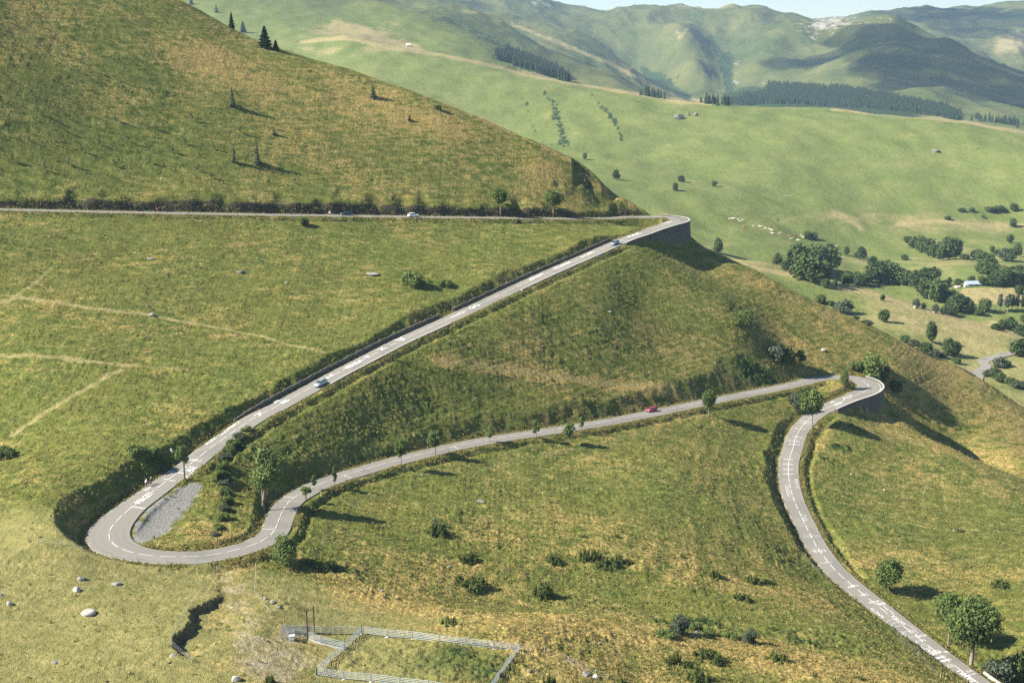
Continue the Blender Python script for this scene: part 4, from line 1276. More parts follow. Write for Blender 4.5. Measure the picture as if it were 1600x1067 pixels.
plant('egg', 446, 884, 47, 37, 'dense egg-shaped dark green tree at the foot of the lowest bend')
plant('round', 1388, 929, 56, 40, 'rounded tree on the verge halfway along the lowest road', rz=.5)
plant('lolli', 1481, 1010, 80, 42, 'slender dark-trunked tree beside the painted road, left of the biggest tree', rz=1.1)
plant('spread', 1517, 1041, 104, 72, 'biggest tree, with thick pale forked trunk beside the painted road', rz=.1)
plant('bush_pale', 1560, 1062, 30, 46, 'light green bush below the biggest tree at the picture edge')
plant('bush', 1596, 1062, 40, 36, 'dark bush at the lower right corner of the slope')
plant('bush', 212, 712, 16, 30, 'low scrubby bush on the bank above the lowest bend')
plant('bush', 12, 717, 18, 34, 'dark round bush at the left edge of the meadow')
plant('bush', 645, 447, 20, 34, 'dark scrub bush in the meadow above the straight road')
plant('bush', 694, 448, 10, 22, 'low dark bush beside the scrub bush in the upper meadow')
for i_, (u, v, hp, wp) in enumerate([(374,686,13,26),(365,698,14,28),(358,710,16,28),(353,722,17,28),(350,735,18,26),(349,749,17,26),(351,762,18,26),(353,775,18,26),(354,788,17,26),(352,801,16,24),(348,814,14,24),(342,827,11,22),(335,838,8,18),(386,674,11,22)]):
    plant('bush' if i_ % 3 else 'bush_pale', u, v, hp * .72, wp * .85, 'leafy shrub in the hedge strip on the bank inside the lowest bend', group='hedge strip inside the lowest bend')
plant('bush', 508, 892, 14, 34, 'wide bush in the hollow beside the egg-shaped tree')
# on the big slope
for u, v, hp, wp, key_, lab in [
    (414, 75, 33, 24, 'spruce', 'largest and broadest dark conifer on the skyline of the big slope'),
    (431, 79, 16, 13, 'spruce', 'small conifer directly right of the broadest one on the skyline'),
    (362, 45, 25, 11, 'spruce', 'slim dark conifer, tallest of the three left of the broadest skyline conifer'),
    (380, 51, 17, 11, 'spruce', 'short conifer between the slim one and the broadest skyline conifer'),
    (338, 20, 12, 8, 'larch', 'faint little conifer on the skyline left of the slim dark one'),
    (299, 8, 11, 7, 'spruce', 'topmost little conifer on the skyline near the upper picture edge')]:
    plant(key_, u, v, hp, wp, lab, group='conifers on the edge of the big slope')
for u, v, hp, wp, key_, lab in [
    (363, 168, 30, 11, 'larch', 'thin larch alone in the upper part of the big slope'),
    (366, 256, 30, 9, 'larch', 'left of two thin larches low on the big slope'),
    (402, 258, 36, 13, 'larch', 'right and bushier of two thin larches low on the big slope'),
    (428, 212, 12, 8, 'larch', 'small larch at the head of a long shadow on the big slope'),
    (583, 153, 20, 12, 'larch', 'pale sapling high on the big slope near its edge'),
    (640, 190, 10, 7, 'larch', 'tiny sapling on the right part of the big slope'),
    (270, 240, 14, 6, 'wisp', 'faint grey sapling left of the thin larches'),
    (310, 270, 16, 6, 'wisp', 'faint grey sapling just above the upper road bank'),
    (70, 268, 17, 6, 'wisp', 'pale wispy sapling low at the left of the big slope'),
    (108, 262, 18, 7, 'wisp', 'pale wispy sapling, second from the left low on the big slope'),
    (155, 230, 16, 6, 'wisp', 'pale wispy sapling standing a little higher on the left of the big slope'),
    (20, 255, 18, 6, 'wisp', 'leftmost pale wispy sapling on the big slope'),
    (685, 172, 8, 12, 'bush', 'small dark bush near the edge of the big slope'),
    (475, 352, 12, 14, 'bush', 'round bush just below the upper road by its warning sign')]:
    plant(key_, u, v, hp, wp, lab, group='saplings on the big slope' if key_ in ('larch', 'wisp') else None)
for i_, (u, v) in enumerate([(45,222),(95,205),(128,240),(180,262),(200,222),(235,258),(245,205),(290,228),(300,190),(335,235),(330,280),(375,210),(425,270),(180,190),(60,180)]):
    plant('wisp', u, v, 11 + 5 * ((i_ * 7) % 3) / 2, 5, 'faint sapling in the planted rows on the lower part of the big slope', group='planted rows on the big slope')
plant('bush', 808, 350, 8, 12, 'little bush on the lower verge of the upper road')
plant('wisp', 612, 566, 16, 12, 'wispy bush on the verge below the straight road')
plant('wisp', 1037, 368, 10, 6, 'tiny shrub growing from the foot of the upper retaining wall')
plant('wisp', 1016, 377, 11, 5, 'tiny shrub growing beside the wall end of the straight road')
# junipers in the pastures
J = [(680, 834, 18, 42, 'juniper', 'wide juniper mound below the young trees, with a pale sprig behind'),
     (731, 876, 11, 34, 'juni_flat', 'flat dark juniper mat beside a pale stone in mid pasture'),
     (733, 917, 12, 54, 'juni_flat', 'flat bright green creeping juniper in mid pasture'),
     (863, 879, 12, 30, 'juniper', 'low juniper mound left of the tall juniper pair'),
     (913, 874, 23, 22, 'juni_tall', 'left of the bushy juniper pair in mid pasture'),
     (931, 874, 22, 20, 'juni_tall', 'right of the bushy juniper pair in mid pasture'),
     (946, 884, 10, 38, 'juni_flat', 'green juniper mat in front of the juniper pair'),
     (967, 881, 20, 16, 'juni_tall', 'spiky juniper right of the mat in mid pasture'),
     (981, 882, 9, 18, 'juniper', 'low juniper touching the spiky one on its right'),
     (847, 932, 28, 40, 'juniper', 'big dark juniper alone on the slope above the orange grass'),
     (703, 979, 19, 30, 'juni_tall', 'bright juniper behind the far rail of the pen'),
     (1123, 984, 24, 9, 'juni_col', 'narrow column-shaped juniper in the hollow'),
     (1115, 902, 14, 23, 'juniper', 'round dark juniper on the slope left of the lowest road'),
     (1178, 911, 16, 28, 'juniper', 'left of two touching junipers near the lowest road'),
     (1197, 912, 10, 20, 'juniper', 'right and lower of two touching junipers near the lowest road'),
     (1158, 938, 9, 30, 'juni_flat', 'thin juniper patch above the hollow'),
     (1058, 1036, 28, 16, 'juni_tall', 'spired juniper on the near slope, with two thin tips'),
     (1047, 1036, 14, 22, 'juniper', 'low juniper at the foot of the spired one'),
     (1072, 1042, 10, 22, 'juniper', 'dark low juniper just right of the spired one'),
     (1105, 1030, 12, 52, 'juni_flat', 'long flat juniper mat on the near slope'),
     (1092, 1066, 24, 46, 'juniper', 'large juniper mound at the bottom edge of the near slope'),
     (1213, 1034, 16, 40, 'juniper', 'wide juniper mound on the crest of the near slope'),
     (1231, 1038, 10, 14, 'juniper', 'small juniper at the right end of the crest mound'),
     (1272, 1062, 16, 14, 'juni_tall', 'little upright juniper low on the near slope'),
     (1345, 1062, 10, 12, 'juni_tall', 'tiny juniper on the near slope by the lowest road'),
     (857, 1072, 24, 24, 'juni_tall', 'bright pointed juniper right of the pen corner'),
     (423, 1068, 17, 20, 'juniper', 'small juniper at the bottom edge left of the pen'),
     (973, 1068, 16, 14, 'juni_tall', 'sprig of juniper at the bottom edge in mid slope'),
     (1560, 916, 12, 34, 'juniper', 'low juniper in the meadow above the biggest tree'),
     (912, 840, 7, 9, 'juniper', 'tiny juniper dot above the juniper pair'),
     (964, 840, 9, 9, 'juniper', 'tiny juniper standing above the spiky one'),
     (1066, 872, 11, 9, 'juni_tall', 'tiny upright juniper in the dry grass'),
     (860, 788, 6, 9, 'juniper', 'smallest juniper high in mid pasture'),
     (1500, 832, 7, 22, 'juniper', 'low dark shrub beside the pale path across the right meadow'),
     (877, 971, 10, 7, 'juni_tall', 'lone little juniper on the orange crest')]
for u, v, hp, wp, key_, lab in J:
    plant(key_, u, v, hp, wp, lab, group='junipers in the pasture')
plant('wisp', 680, 822, 16, 12, 'pale sprig of a sapling behind the wide juniper mound')
plant('bush_pale', 1062, 992, 29, 29, 'bright round bush in the hollow left of the columnar juniper')
plant('bush_pale', 1171, 1005, 22, 22, 'blue-green bush in the hollow right of the columnar juniper')
plant('bush', 1085, 985, 12, 26, 'dark tangle of scrub in the hollow beside the bright bush')
plant('bush', 1108, 993, 11, 24, 'brownish scrub under the columnar juniper')
plant('bush', 1140, 998, 10, 26, 'low scrub between the columnar juniper and the blue-green bush')
plant('bush', 1040, 996, 10, 34, 'low green scrub at the left end of the hollow')

# ---------------------------------------------------------------- trees down in the valley
def valley(lst, label, group, keys=('f_round', 'f_oval')):
    for i, (u, v, hp, wp) in enumerate(lst):
        t = keys[(i * 7 + int(u)) % len(keys)]
        plant(t, u, v, hp * 1.04, wp * (1.3 if len(lst) > 6 else 1.08), label if isinstance(label, str) else label[i], 'tree', group)
valley([(1240,425,44,32),(1256,437,42,32),(1276,430,48,36),(1293,426,40,30),(1269,441,36,32),(1291,441,34,22),(1248,408,22,24)],
       'dark tree in the dense wood just beyond the spur', 'trees of the dense wood beyond the spur')
valley([(1215,415,20,14),(1228,424,18,16),(1238,427,12,10)], ['tallest tree of the short hedge left of the dense wood', 'middle tree of the short hedge left of the dense wood', 'lowest tree of the short hedge left of the dense wood'], 'short hedge left of the dense wood')
valley([(1322,399,14,9),(1344,406,21,18),(1362,415,15,16)], ['small tree standing alone right of the dense wood', 'round dark tree alone on the pale green above the hedge', 'pale tree joining the end of the long hedge'], None)
valley([(1326,446,20,20),(1340,446,22,20),(1350,445,18,18),(1362,442,30,22),(1375,442,35,26),(1388,442,36,24),(1396,441,30,22),(1403,444,25,26),(1419,446,24,20),(1430,450,28,18),(1441,450,32,20),(1452,449,30,20),(1459,441,25,14)],
       'dark tree in the long hedge right of the dense wood', 'trees of the long hedge')
valley([(1443,466,26,18),(1459,472,36,26),(1471,472,25,18),(1486,471,19,18),(1495,487,28,30),(1510,486,22,20),(1485,493,14,16),(1478,489,12,10),(1450,458,20,16)],
       'tree in the wooded strip left of the straw-coloured field', 'trees left of the straw-coloured field')
valley([(1290,450,15,16),(1303,450,13,10)], ['dark tree on the crest of the near spur', 'paler twin tree on the crest of the near spur'], None)
valley([(1280,474,14,18),(1299,478,9,11),(1309,487,14,14),(1320,491,22,23),(1338,500,6,9),(1356,508,8,15),(1412,535,11,18),(1426,543,13,15),(1446,551,17,20),(1460,556,11,16),(1474,558,9,12),(1495,568,10,13)],
       'bush peeping over the ridge edge before the near spur', 'bushes along the foot of the near spur', ('f_round', 'f_pale'))
valley([(1381,503,20,18),(1378,470,10,9),(1455,536,34,17),(1481,555,28,19),(1491,557,24,18)], ['dark round tree on the face of the near spur', 'small tree standing on the skyline of the near spur', 'slender pale tree in the middle of the near spur', 'left of the tree pair above the valley road', 'right of the tree pair above the valley road'], None, ('f_oval', 'f_round'))
valley([(1482,446,13,8),(1496,447,12,12),(1507,446,9,6),(1518,444,13,11)], ['leftmost of four small trees above the parked van', 'round dark tree above the parked van', 'smallest of four trees above the parked van', 'rightmost of four small trees above the parked van'], 'four small trees above the parked van')
valley([(1534,447,16,12),(1546,447,18,16),(1557,447,22,18),(1571,447,30,24),(1588,447,25,20),(1599,448,28,14),(1537,427,18,24),(1550,432,20,24),(1565,438,20,22),(1548,416,14,16),(1537,413,20,22),(1527,407,18,16),(1579,432,16,18),(1592,430,16,18)],
       'dark tree in the wood above the straw-coloured field', 'trees above the straw-coloured field')
valley([(1557,399,9,10),(1569,408,20,16),(1579,409,22,16),(1588,401,20,14),(1551,395,11,8),(1512,406,8,10),(1505,406,9,12)],
       'loose tree in the open group on the upper right fields', 'open group on the upper right fields', ('f_pale', 'f_round'))
valley([(1419,379,10,13),(1429,388,18,18),(1440,394,25,19),(1450,400,28,19),(1458,403,22,14),(1467,407,22,15),(1482,406,36,23),(1493,405,33,20),(1471,389,12,14)],
       'tree in the triangular grove below the terraced pasture', 'trees of the triangular grove')
valley([(1412,407,9,13)], ['small round tree left of the triangular grove, beside a field'], None)
valley([(1562,487,27,10),(1574,489,30,10),(1581,487,27,9),(1589,487,27,9),(1597,487,25,9)], 'slender pale poplar in the row below the straw-coloured field', 'poplar row', ('f_poplar',))
valley([(1540,487,21,21),(1530,493,13,15),(1594,461,15,18)], ['round tree alone below the straw-coloured field', 'low bush beside the round tree below the straw-coloured field', 'tree at the right end of the straw-coloured field'], None)
valley([(1432,481,14,13),(1443,482,9,9),(1462,489,14,12),(1474,492,14,11)], 'grey-green tree peeping over the crest of the near spur', 'grey trees behind the spur crest', ('f_pale',))
valley([(1555,515,10,15),(1567,517,18,18),(1579,517,22,22),(1592,523,17,20),(1600,505,16,14)], 'dark bush behind the lower crest of the near spur', 'bushes behind the lower spur crest')
valley([(1592,556,27,28),(1562,574,16,20),(1574,574,10,9),(1542,588,10,15),(1554,592,17,17),(1565,598,15,18),(1578,603,13,16),(1588,607,13,16),(1597,608,13,13)],
       ['big round tree beside the valley road', 'pale tree standing on its own shadow below the valley road', 'small bush right of the pale tree below the valley road'] + ['bush in the scrub line below the valley road'] * 6, 'scrub by the valley road', ('f_round', 'f_pale'))
valley([(1549,331,8,17),(1564,331.5,9,19),(1584,330.5,13,12),(1502,331,6,11),(1517,331,6,10),(1482,344,6,11),(1535,340,4,6),(1581,355,14,12),(1577,380,14,10)],
       ['left half of a long dark thicket on the high pasture', 'right half of a long dark thicket on the high pasture', 'round tree right of the long thicket on the high pasture', 'left of two little bushes on the high pasture', 'right of two little bushes on the high pasture', 'dark bush at the end of a pasture terrace', 'tiny bush in the bright grass', 'pale round tree on the pasture edge', 'little tree with a long shadow on the tan meadow'], None, ('f_round',))
valley([(963,281,16,10),(1064,285,11,9),(1056,299,13,10),(1116,292,10,7),(914,250,11,6),(1259,373,12,13),(1270,374,11,12),(1296,386,5,9)],
       ['upright tree on the green slope nearest the big hillside', 'faint round tree on the green slope beyond the dark one', 'dark leaning tree on the green slope', 'pale tree furthest right on the green slope', 'faint tree high on the green slope near a gully', 'left of two pale bushes near the cattle', 'right of two pale bushes near the cattle', 'low bush below the pale ones near the cattle'], None, ('f_round', 'f_oval'))

# far conifer woods, each one mass
def conifer_wood(name, label, polys, n, hm, seed):
    rs = np.random.RandomState(seed)
    Vs = []
    for (u0, v0, u1, v1, wd) in polys:
        m = max(3, int(n * math.hypot(u1 - u0, v1 - v0) / 100))
        for i in range(m):
            f = rs.rand()
            P = hit(u0 + (u1 - u0) * f + rs.normal() * 2, v0 + (v1 - v0) * f + wd * (rs.rand() - .5), True)
            h = hm * (.65 + .6 * rs.rand()); r = h * .2
            for q in range(5):
                a0, a1 = q * 1.2566, (q + 1) * 1.2566
                for z0, z1, rr in ((0, .62, 1.0), (.4, 1.0, .68)):
                    Vs.append([(P[0] + rr * r * math.cos(a0), P[1] + rr * r * math.sin(a0), P[2] + z0 * h), (P[0] + rr * r * math.cos(a1), P[1] + rr * r * math.sin(a1), P[2] + z0 * h), (P[0], P[1], P[2] + z1 * h)])
    V = np.array(Vs).reshape(-1, 3)
    o = mesh_np(name, V, np.arange(len(V)).reshape(-1, 3), M_NEEDLE, False)
    tag(o, label, 'wood', kind='stuff')
conifer_wood('conifer_wood', 'dark conifer plantation tapering along the edge of the left green hill', [(775,88,888,124,8),(790,82,880,120,10),(800,98,888,126,6),(815,92,870,115,12)], 520, 15, 3)
conifer_wood('conifer_forest', 'dark conifer forest along the foot of the far mountains', [(1160,158,1260,150,16),(1200,142,1330,150,18),(1260,150,1400,166,18),(1300,146,1400,160,16),(1220,152,1340,160,20),(1400,165,1480,176,16),(1440,172,1500,184,10),(1130,162,1220,160,6)], 950, 14, 4)
conifer_wood('scattered_conifers', 'loose line of dark conifers along the crest of the green hill', [(1000,148,1040,154,3),(1095,161,1130,165,3),(1520,186,1600,196,6),(1560,190,1600,200,6)], 60, 14, 6)

# ---------------------------------------------------------------- stones
M_ROCK = plain('grey_stone', (0.24, 0.225, 0.20), .9, .35, 1.3)
M_ROCKD = plain('dark_rock', (0.19, 0.175, 0.14), .9, .5, .6)
M_ROCKL = plain('pale_stone', (0.40, 0.37, 0.32), .9, .3, 1.3)
def stone(u, v, wpx, hpx, label, m=None, seed=0, group='loose stones in the pasture', name='boulder'):
    rs = np.random.RandomState(seed + int(u * 7 + v))
    P = hit(u, v)
    k = mpp(P)
    bm = bmesh.new()
    bmesh.ops.create_icosphere(bm, subdivisions=3, radius=1.0)
    pl = [(Vector(rs.normal(size=3)).normalized(), .62 + .3 * rs.rand()) for _ in range(11)]
    for x in bm.verts:
        for n, d in pl:
            e = x.co.dot(n) - d
            if e > 0: x.co -= n * e * .92
        x.co += x.co * float(.05 * noise(x.co.x * 3 + seed, x.co.y * 3 + x.co.z * 2, 5))
    for x in bm.verts:
        x.co = Vector((x.co.x * wpx * k * .5, x.co.y * wpx * k * .42, x.co.z * hpx * k * .62))
    me = bpy.data.meshes.new(name)
    bm.to_mesh(me); bm.free()
    me.materials.append(m or M_ROCK)
    o = bpy.data.objects.new(name, me); COL.objects.link(o)
    o.location = (P[0], P[1], P[2] + hpx * k * .22)
    o.rotation_euler = (0, rs.normal() * .1, rs.rand() * .6 - .3)
    tag(o, label, 'boulder', group)
for u, v, w, h, lab, m in [
    (15, 947, 9, 11, 'upright pale stone near the left edge of the near pasture', M_ROCKL), (2, 932, 8, 6, 'grey stone cut by the left picture edge', M_ROCK), (9, 927, 6, 4, 'small flat stone beside the grey one at the left edge', M_ROCK),
    (120, 924, 13, 9, 'round pale stone in front of the two slabs', M_ROCKL), (127, 908, 15, 8, 'left of two flat slabs in the near pasture', M_ROCK), (182, 914, 17, 6, 'right and longer of two flat slabs in the near pasture', M_ROCK),
    (137, 961, 26, 10, 'largest wedge-shaped pale boulder in the near pasture', M_ROCKL), (270, 1028, 11, 6, 'pale stone at the foot of the eroded scarp', M_ROCKL), (369, 1064, 15, 11, 'squarish white boulder at the bottom edge', M_ROCKL),
    (87, 1036, 14, 4, 'low sunken stone in the lower left pasture', M_ROCK), (165, 969, 4, 3, 'tiny stone right of the wedge-shaped boulder', M_ROCKL), (712, 877, 8, 4, 'pale stone touching the flat juniper mat', M_ROCKL), (701, 887, 9, 4, 'grey stone below the flat juniper mat', M_ROCK),
    (597, 926, 6, 6, 'little white stone in the hollow grass', M_ROCKL), (750, 786, 16, 6, 'flat grey stone below the young trees', M_ROCK), (237, 494, 13, 6, 'grey slab beside the trodden path on the upper meadow', M_ROCK), (231, 481, 6, 5, 'small stone above the grey slab on the upper meadow', M_ROCK),
    (268, 708, 8, 8, 'pink-white boulder on the bank above the lowest bend', M_ROCKL), (936, 1007, 6, 4, 'bluish stone on the dry near slope', M_ROCK), (915, 1056, 16, 10, 'grey boulder by the fallen fence', M_ROCK), (931, 1059, 13, 8, 'white block beside the grey boulder by the fallen fence', M_ROCKL),
    (375, 427, 13, 5, 'flat dark rock in the upper meadow', M_ROCK), (583, 429, 22, 4, 'long flat rock sunk in the upper meadow', M_ROCK), (235, 406, 10, 4, 'pale flat rock high in the upper meadow', M_ROCK), (448, 443, 8, 3, 'tiny rock between the two flat rocks of the upper meadow', M_ROCK),
    (1382, 767, 5, 4, 'white stone in the right meadow below the wall', M_ROCKL), (1330, 743, 4, 3, 'small white stone by the verge of the lowest road', M_ROCKL), (1492, 830, 9, 3, 'pale stone on the path across the right meadow', M_ROCKL), (1286, 548, 8, 5, 'pale rock on the slope above the lower walled bend', M_ROCKL),
    (953, 488, 5, 3, 'tan stone in the slope below the straight road', M_ROCKL), (925, 489, 3, 2, 'tiny white stone in the slope below the straight road', M_ROCKL), (1090, 992, 10, 9, 'grey rock in the hollow under the bushes', M_ROCK),
    (426, 943, 9, 8, 'grey rock heap left of the hollow bank', M_ROCK), (415, 938, 7, 7, 'smaller grey rock by the fence post near the pen', M_ROCK), (436, 951, 8, 6, 'low grey rock in front of the rock heap', M_ROCK)]:
    stone(u, v, w, h, lab, m)
for u, v, w, h, lab in [(1060, 186, 20, 9, 'largest grey outcrop high on the green hill'), (1076, 181, 6, 5, 'small outcrop right of the largest on the green hill'), (1087, 181, 9, 6, 'end outcrop of the three on the green hill'), (1462, 238, 13, 6, 'dark outcrop alone on the right of the green hill'), (1525, 233, 6, 4, 'pale little outcrop far right on the green hill')]:
    stone(u, v, w, h, lab, M_ROCKD, 0, 'outcrops on the green hill', 'rock_outcrop')

# ---------------------------------------------------------------- walls of the road
def wall_along(name, label, i0, i1, lat, top, bottom, thick, m, side, cope=True, cat='wall'):
    """wall following the road; lat(i): inner face offset; top/bottom(i) heights relative to the road"""
    idx = np.arange(i0, i1 + 1)
    root = empty(name, tuple(RP[(i0 + i1) // 2]))
    base = np.array(root.location)
    def ringset(la, lb, zt, zb):
        a = np.stack([np.c_[RP[idx, :2] + RN[idx] * (o * side)[:, None], RP[idx, 2] + z] for o, z in ((la, zb), (la, zt), (lb, zt), (lb, zb))], 1) - base
        n = len(idx)
        V = a.reshape(-1, 3)
        F = []
        for i in range(n - 1):
            for j in range(4):
                f = (i * 4 + j, i * 4 + (j + 1) % 4, (i + 1) * 4 + (j + 1) % 4, (i + 1) * 4 + j)
                F.append(f if side > 0 else f[::-1])
        F.append((0, 3, 2, 1) if side > 0 else (0, 1, 2, 3)); k = (n - 1) * 4
        F.append((k, k + 1, k + 2, k + 3) if side > 0 else (k + 3, k + 2, k + 1, k))
        return V, F
    la = np.array([lat(i) for i in idx], float)
    zt, zb = np.array([top(i) for i in idx], float), np.array([bottom(i) for i in idx], float)
    batter = np.clip((zt - zb), 0, 12) * .08
    mb = MB(); V, F = ringset(la, la + thick, zt, zb)
    V = V.reshape(-1, 4, 3)
    V[:, 3, :2] += (RN[idx] * (batter * side)[:, None])
    mb.add(V.reshape(-1, 3), F)
    mb.build('masonry', m, root)
    if cope:
        mb = MB(); V, F = ringset(la - .03, la + thick + .03, zt + .08, zt + .003)
        mb.add(V, F)
        mb.build('coping', M_COPE, root)
    tag(root, label, cat)
    return root
iw0, iw1 = road_at(1036, 339), road_at(965, 379)
wall_along('retaining_wall', 'tall stone retaining wall carrying the upper hairpin bend', iw0, iw1, lambda i: HL[i] + .12, lambda i: .30, lambda i: -WALL[i] - 2.0, .5, M_STONE, 1)
iw2, iw3 = road_at(1342, 594), road_at(1293, 637)
wall_along('retaining_wall', 'curved stone retaining wall with pale parapet under the lower hairpin bend', iw2, iw3, lambda i: HL[i] + .12, lambda i: .48, lambda i: -WALL[i] - 2.0, .5, M_STONE, 1)
M_STONED = stone_material('dark_stone', (0.10, 0.085, 0.072), (0.185, 0.16, 0.135), 2.2)
a_, b_ = road_at(967, 376), road_at(722, 489)
wall_along('roadside_wall', 'upper stretch of the low stone wall on the uphill side of the straight road', a_, b_, lambda i: HR[i] + .75, lambda i: 1.05 - .08 * math.sin(i * .7) - .06 * math.sin(i * 1.9), lambda i: -.8, .3, M_STONED, -1, False)
a_, b_ = road_at(702, 498), road_at(384, 662)
wall_along('roadside_wall', 'longer lower stretch of the low stone wall on the uphill side of the straight road', a_, b_, lambda i: HR[i] + .75, lambda i: (1.15 - .07 * math.sin(i * .9) - .06 * math.sin(i * 2.1)) * min(1, (b_ - i) / 20 + .25), lambda i: -.8, .3, M_STONED, -1, False)
a_, b_ = road_at(956, 383), road_at(800, 452)
wall_along('road_parapet', 'low concrete kerb wall below the retaining wall of the upper bend', a_, b_, lambda i: HL[i] + .15, lambda i: .38, lambda i: -1.6, .35, M_COPE, 1, False, 'kerb wall')
a_, b_ = road_at(690, 504), road_at(500, 599)
wall_along('road_parapet', 'long low concrete kerb wall beside the light grey car', a_, b_, lambda i: HL[i] + .15, lambda i: .38, lambda i: -1.6, .35, M_COPE, 1, False, 'kerb wall')
a_, b_ = road_at(1468, 1023), road_at(1560, 1090)
wall_along('road_parapet', 'pale concrete edging on the bank side of the painted road', a_, b_, lambda i: HR[i] + .1, lambda i: .16, lambda i: -.6, .9, M_COPE, -1, False, 'kerb wall')
a_, b_ = road_at(1514, 1056), road_at(1562, 1092)
wall_along('road_parapet', 'short concrete parapet by the foot of the biggest tree', a_, b_, lambda i: HL[i] + .9, lambda i: .45, lambda i: -.8, .4, M_COPE, 1, False, 'kerb wall')

# ---------------------------------------------------------------- posts, sign, fences
M_WOOD = plain('weathered_wood', (0.20, 0.165, 0.125), .9, .3, 6)
M_WOODP = plain('pale_wood', (0.42, 0.37, 0.30), .9, .25, 6)
M_STEEL = plain('galvanised_steel', (0.50, 0.54, 0.54), .45, .12, 5, .35)
M_RUST = plain('rusty_steel', (0.10, 0.065, 0.05), .8, .3, 5)
M_CONC = plain('footing_concrete', (0.50, 0.47, 0.43), .9, .2, 2)
M_DARK = plain('black_rubber', (0.02, 0.02, 0.02), .8, .2, 5)
proto_post = None
s = 8.0
while s < RS[-1]:
    k = int(s / .75); u = RPXS[k, 0]
    if RI[k] > 9.2: break
    s += 3.6 if u < 300 else 6.0
    p = RP[k, :2] - RN[k] * (HR[k] + .55)
    if proto_post is None:
        mb = MB(); mb.tube([(0, 0, -.7), (0, 0, .62)], [.10, .09], 8); mb.tube([(0, 0, .62), (0, 0, .68)], [.09, .05], 8)
        o = proto_post = mb.build('roadside_post', M_WOOD)
    else:
        o = proto_post.copy(); COL.objects.link(o)
    o.location = (p[0], p[1], RP[k, 2] - .05)
    tag(o, 'short dark post on the outer edge of the upper road', 'post', 'posts along the upper road')
def warning_sign():
    k = road_at(509, 337); p = RP[k, :2] - RN[k] * (HR[k] + .25)
    r = empty('road_sign', (p[0], p[1], RP[k, 2]))
    mb = MB(); mb.tube([(0, .04, -.6), (0, .04, 2.45)], .04, 6); mb.build('post', M_STEEL, r)
    def tri(w, y, m, nm, par, d=.02):
        h = w * .87
        V = [(-w / 2, y, 1.15), (w / 2, y, 1.15), (0, y, 1.15 + h)]
        c = 1.15 + h * .4
        b = MB(); b.add([(x, yy + dy, z) for dy in (0, d) for x, yy, z in V], [(0, 1, 2), (5, 4, 3), (0, 3, 4, 1), (1, 4, 5, 2), (2, 5, 3, 0)])
        return b.build(nm, m, par)
    pn = tri(1.3, 0, M_SIGNR, 'panel', r)
    f = tri(1.0, -.012, M_WHITE, 'face', pn); f.location = (0, 0, .10)
    tag(r, 'white triangular warning sign with red rim on a post by the upper road', 'road sign')
M_SIGNR = plain('sign_red', (0.75, 0.30, 0.28), .5, .05)
M_WHITE = plain('white_enamel', (0.82, 0.82, 0.80), .5, .05)
warning_sign()
def wire_fence(label, uv, h=1.1, wires=3, m=None):
    pts = [hit(u, v) for u, v in uv]
    r = empty('wire_fence', tuple(pts[0]))
    for i, p in enumerate(pts):
        q = p - pts[0]
        mb = MB(); mb.tube([(q[0], q[1], q[2] - .5), (q[0] + .04 * math.sin(i * 3), q[1], q[2] + h)], [.07, .06], 6)
        mb.build('post', m or M_WOODP, r)
    mb = MB()
    for w in range(wires):
        z = h * (.35 + .6 * w / max(1, wires - 1))
        for a, b in zip(pts[:-1], pts[1:]):
            a_, b_ = a - pts[0], b - pts[0]
            mb.tube([(a_[0], a_[1], a_[2] + z), tuple((a_ + b_) / 2 + np.array([0, 0, z - .05])), (b_[0], b_[1], b_[2] + z)], .006, 3, False)
    mb.build('wire', M_STEEL, r)
    tag(r, label, 'fence')
wire_fence('wire fence on stakes round the outside of the lowest bend', [(60,850),(95,852),(128,863),(175,873),(214,877),(260,881),(306,882),(335,887)])
wire_fence('wire fence on leaning stakes along the eroded scarp', [(339,893),(300,948),(276,980),(267,1010),(300,1037)])
wire_fence('wire fence with a stake beside the grey rocks left of the pen', [(400,887),(398,930),(423,962)])
wire_fence('wire fence along the top of the upper road bank', [(500,298),(560,300),(625,302),(680,304),(715,307),(755,309),(800,309),(850,308),(882,307),(918,303),(930,303)])
wire_fence('wire fence running up to the slope edge above the upper bend', [(930,303),(928,300),(917,292),(913,285),(916,277),(925,276)])
wire_fence('wire fence on stakes below the uphill bank of the lowest road', [(1258,872),(1270,888),(1362,958),(1434,1026),(1469,1062)], 1.2)
wire_fence('wire fence on stakes along the lower verge of the middle road', [(504,853),(560,790),(660,744),(746,742),(800,722),(870,712),(960,694),(1022,672)], 1.0)
wire_fence('sagging wire fence on the dry slope right of the pen', [(851,1020),(888,1036),(931,1055),(950,1062)], 1.2)

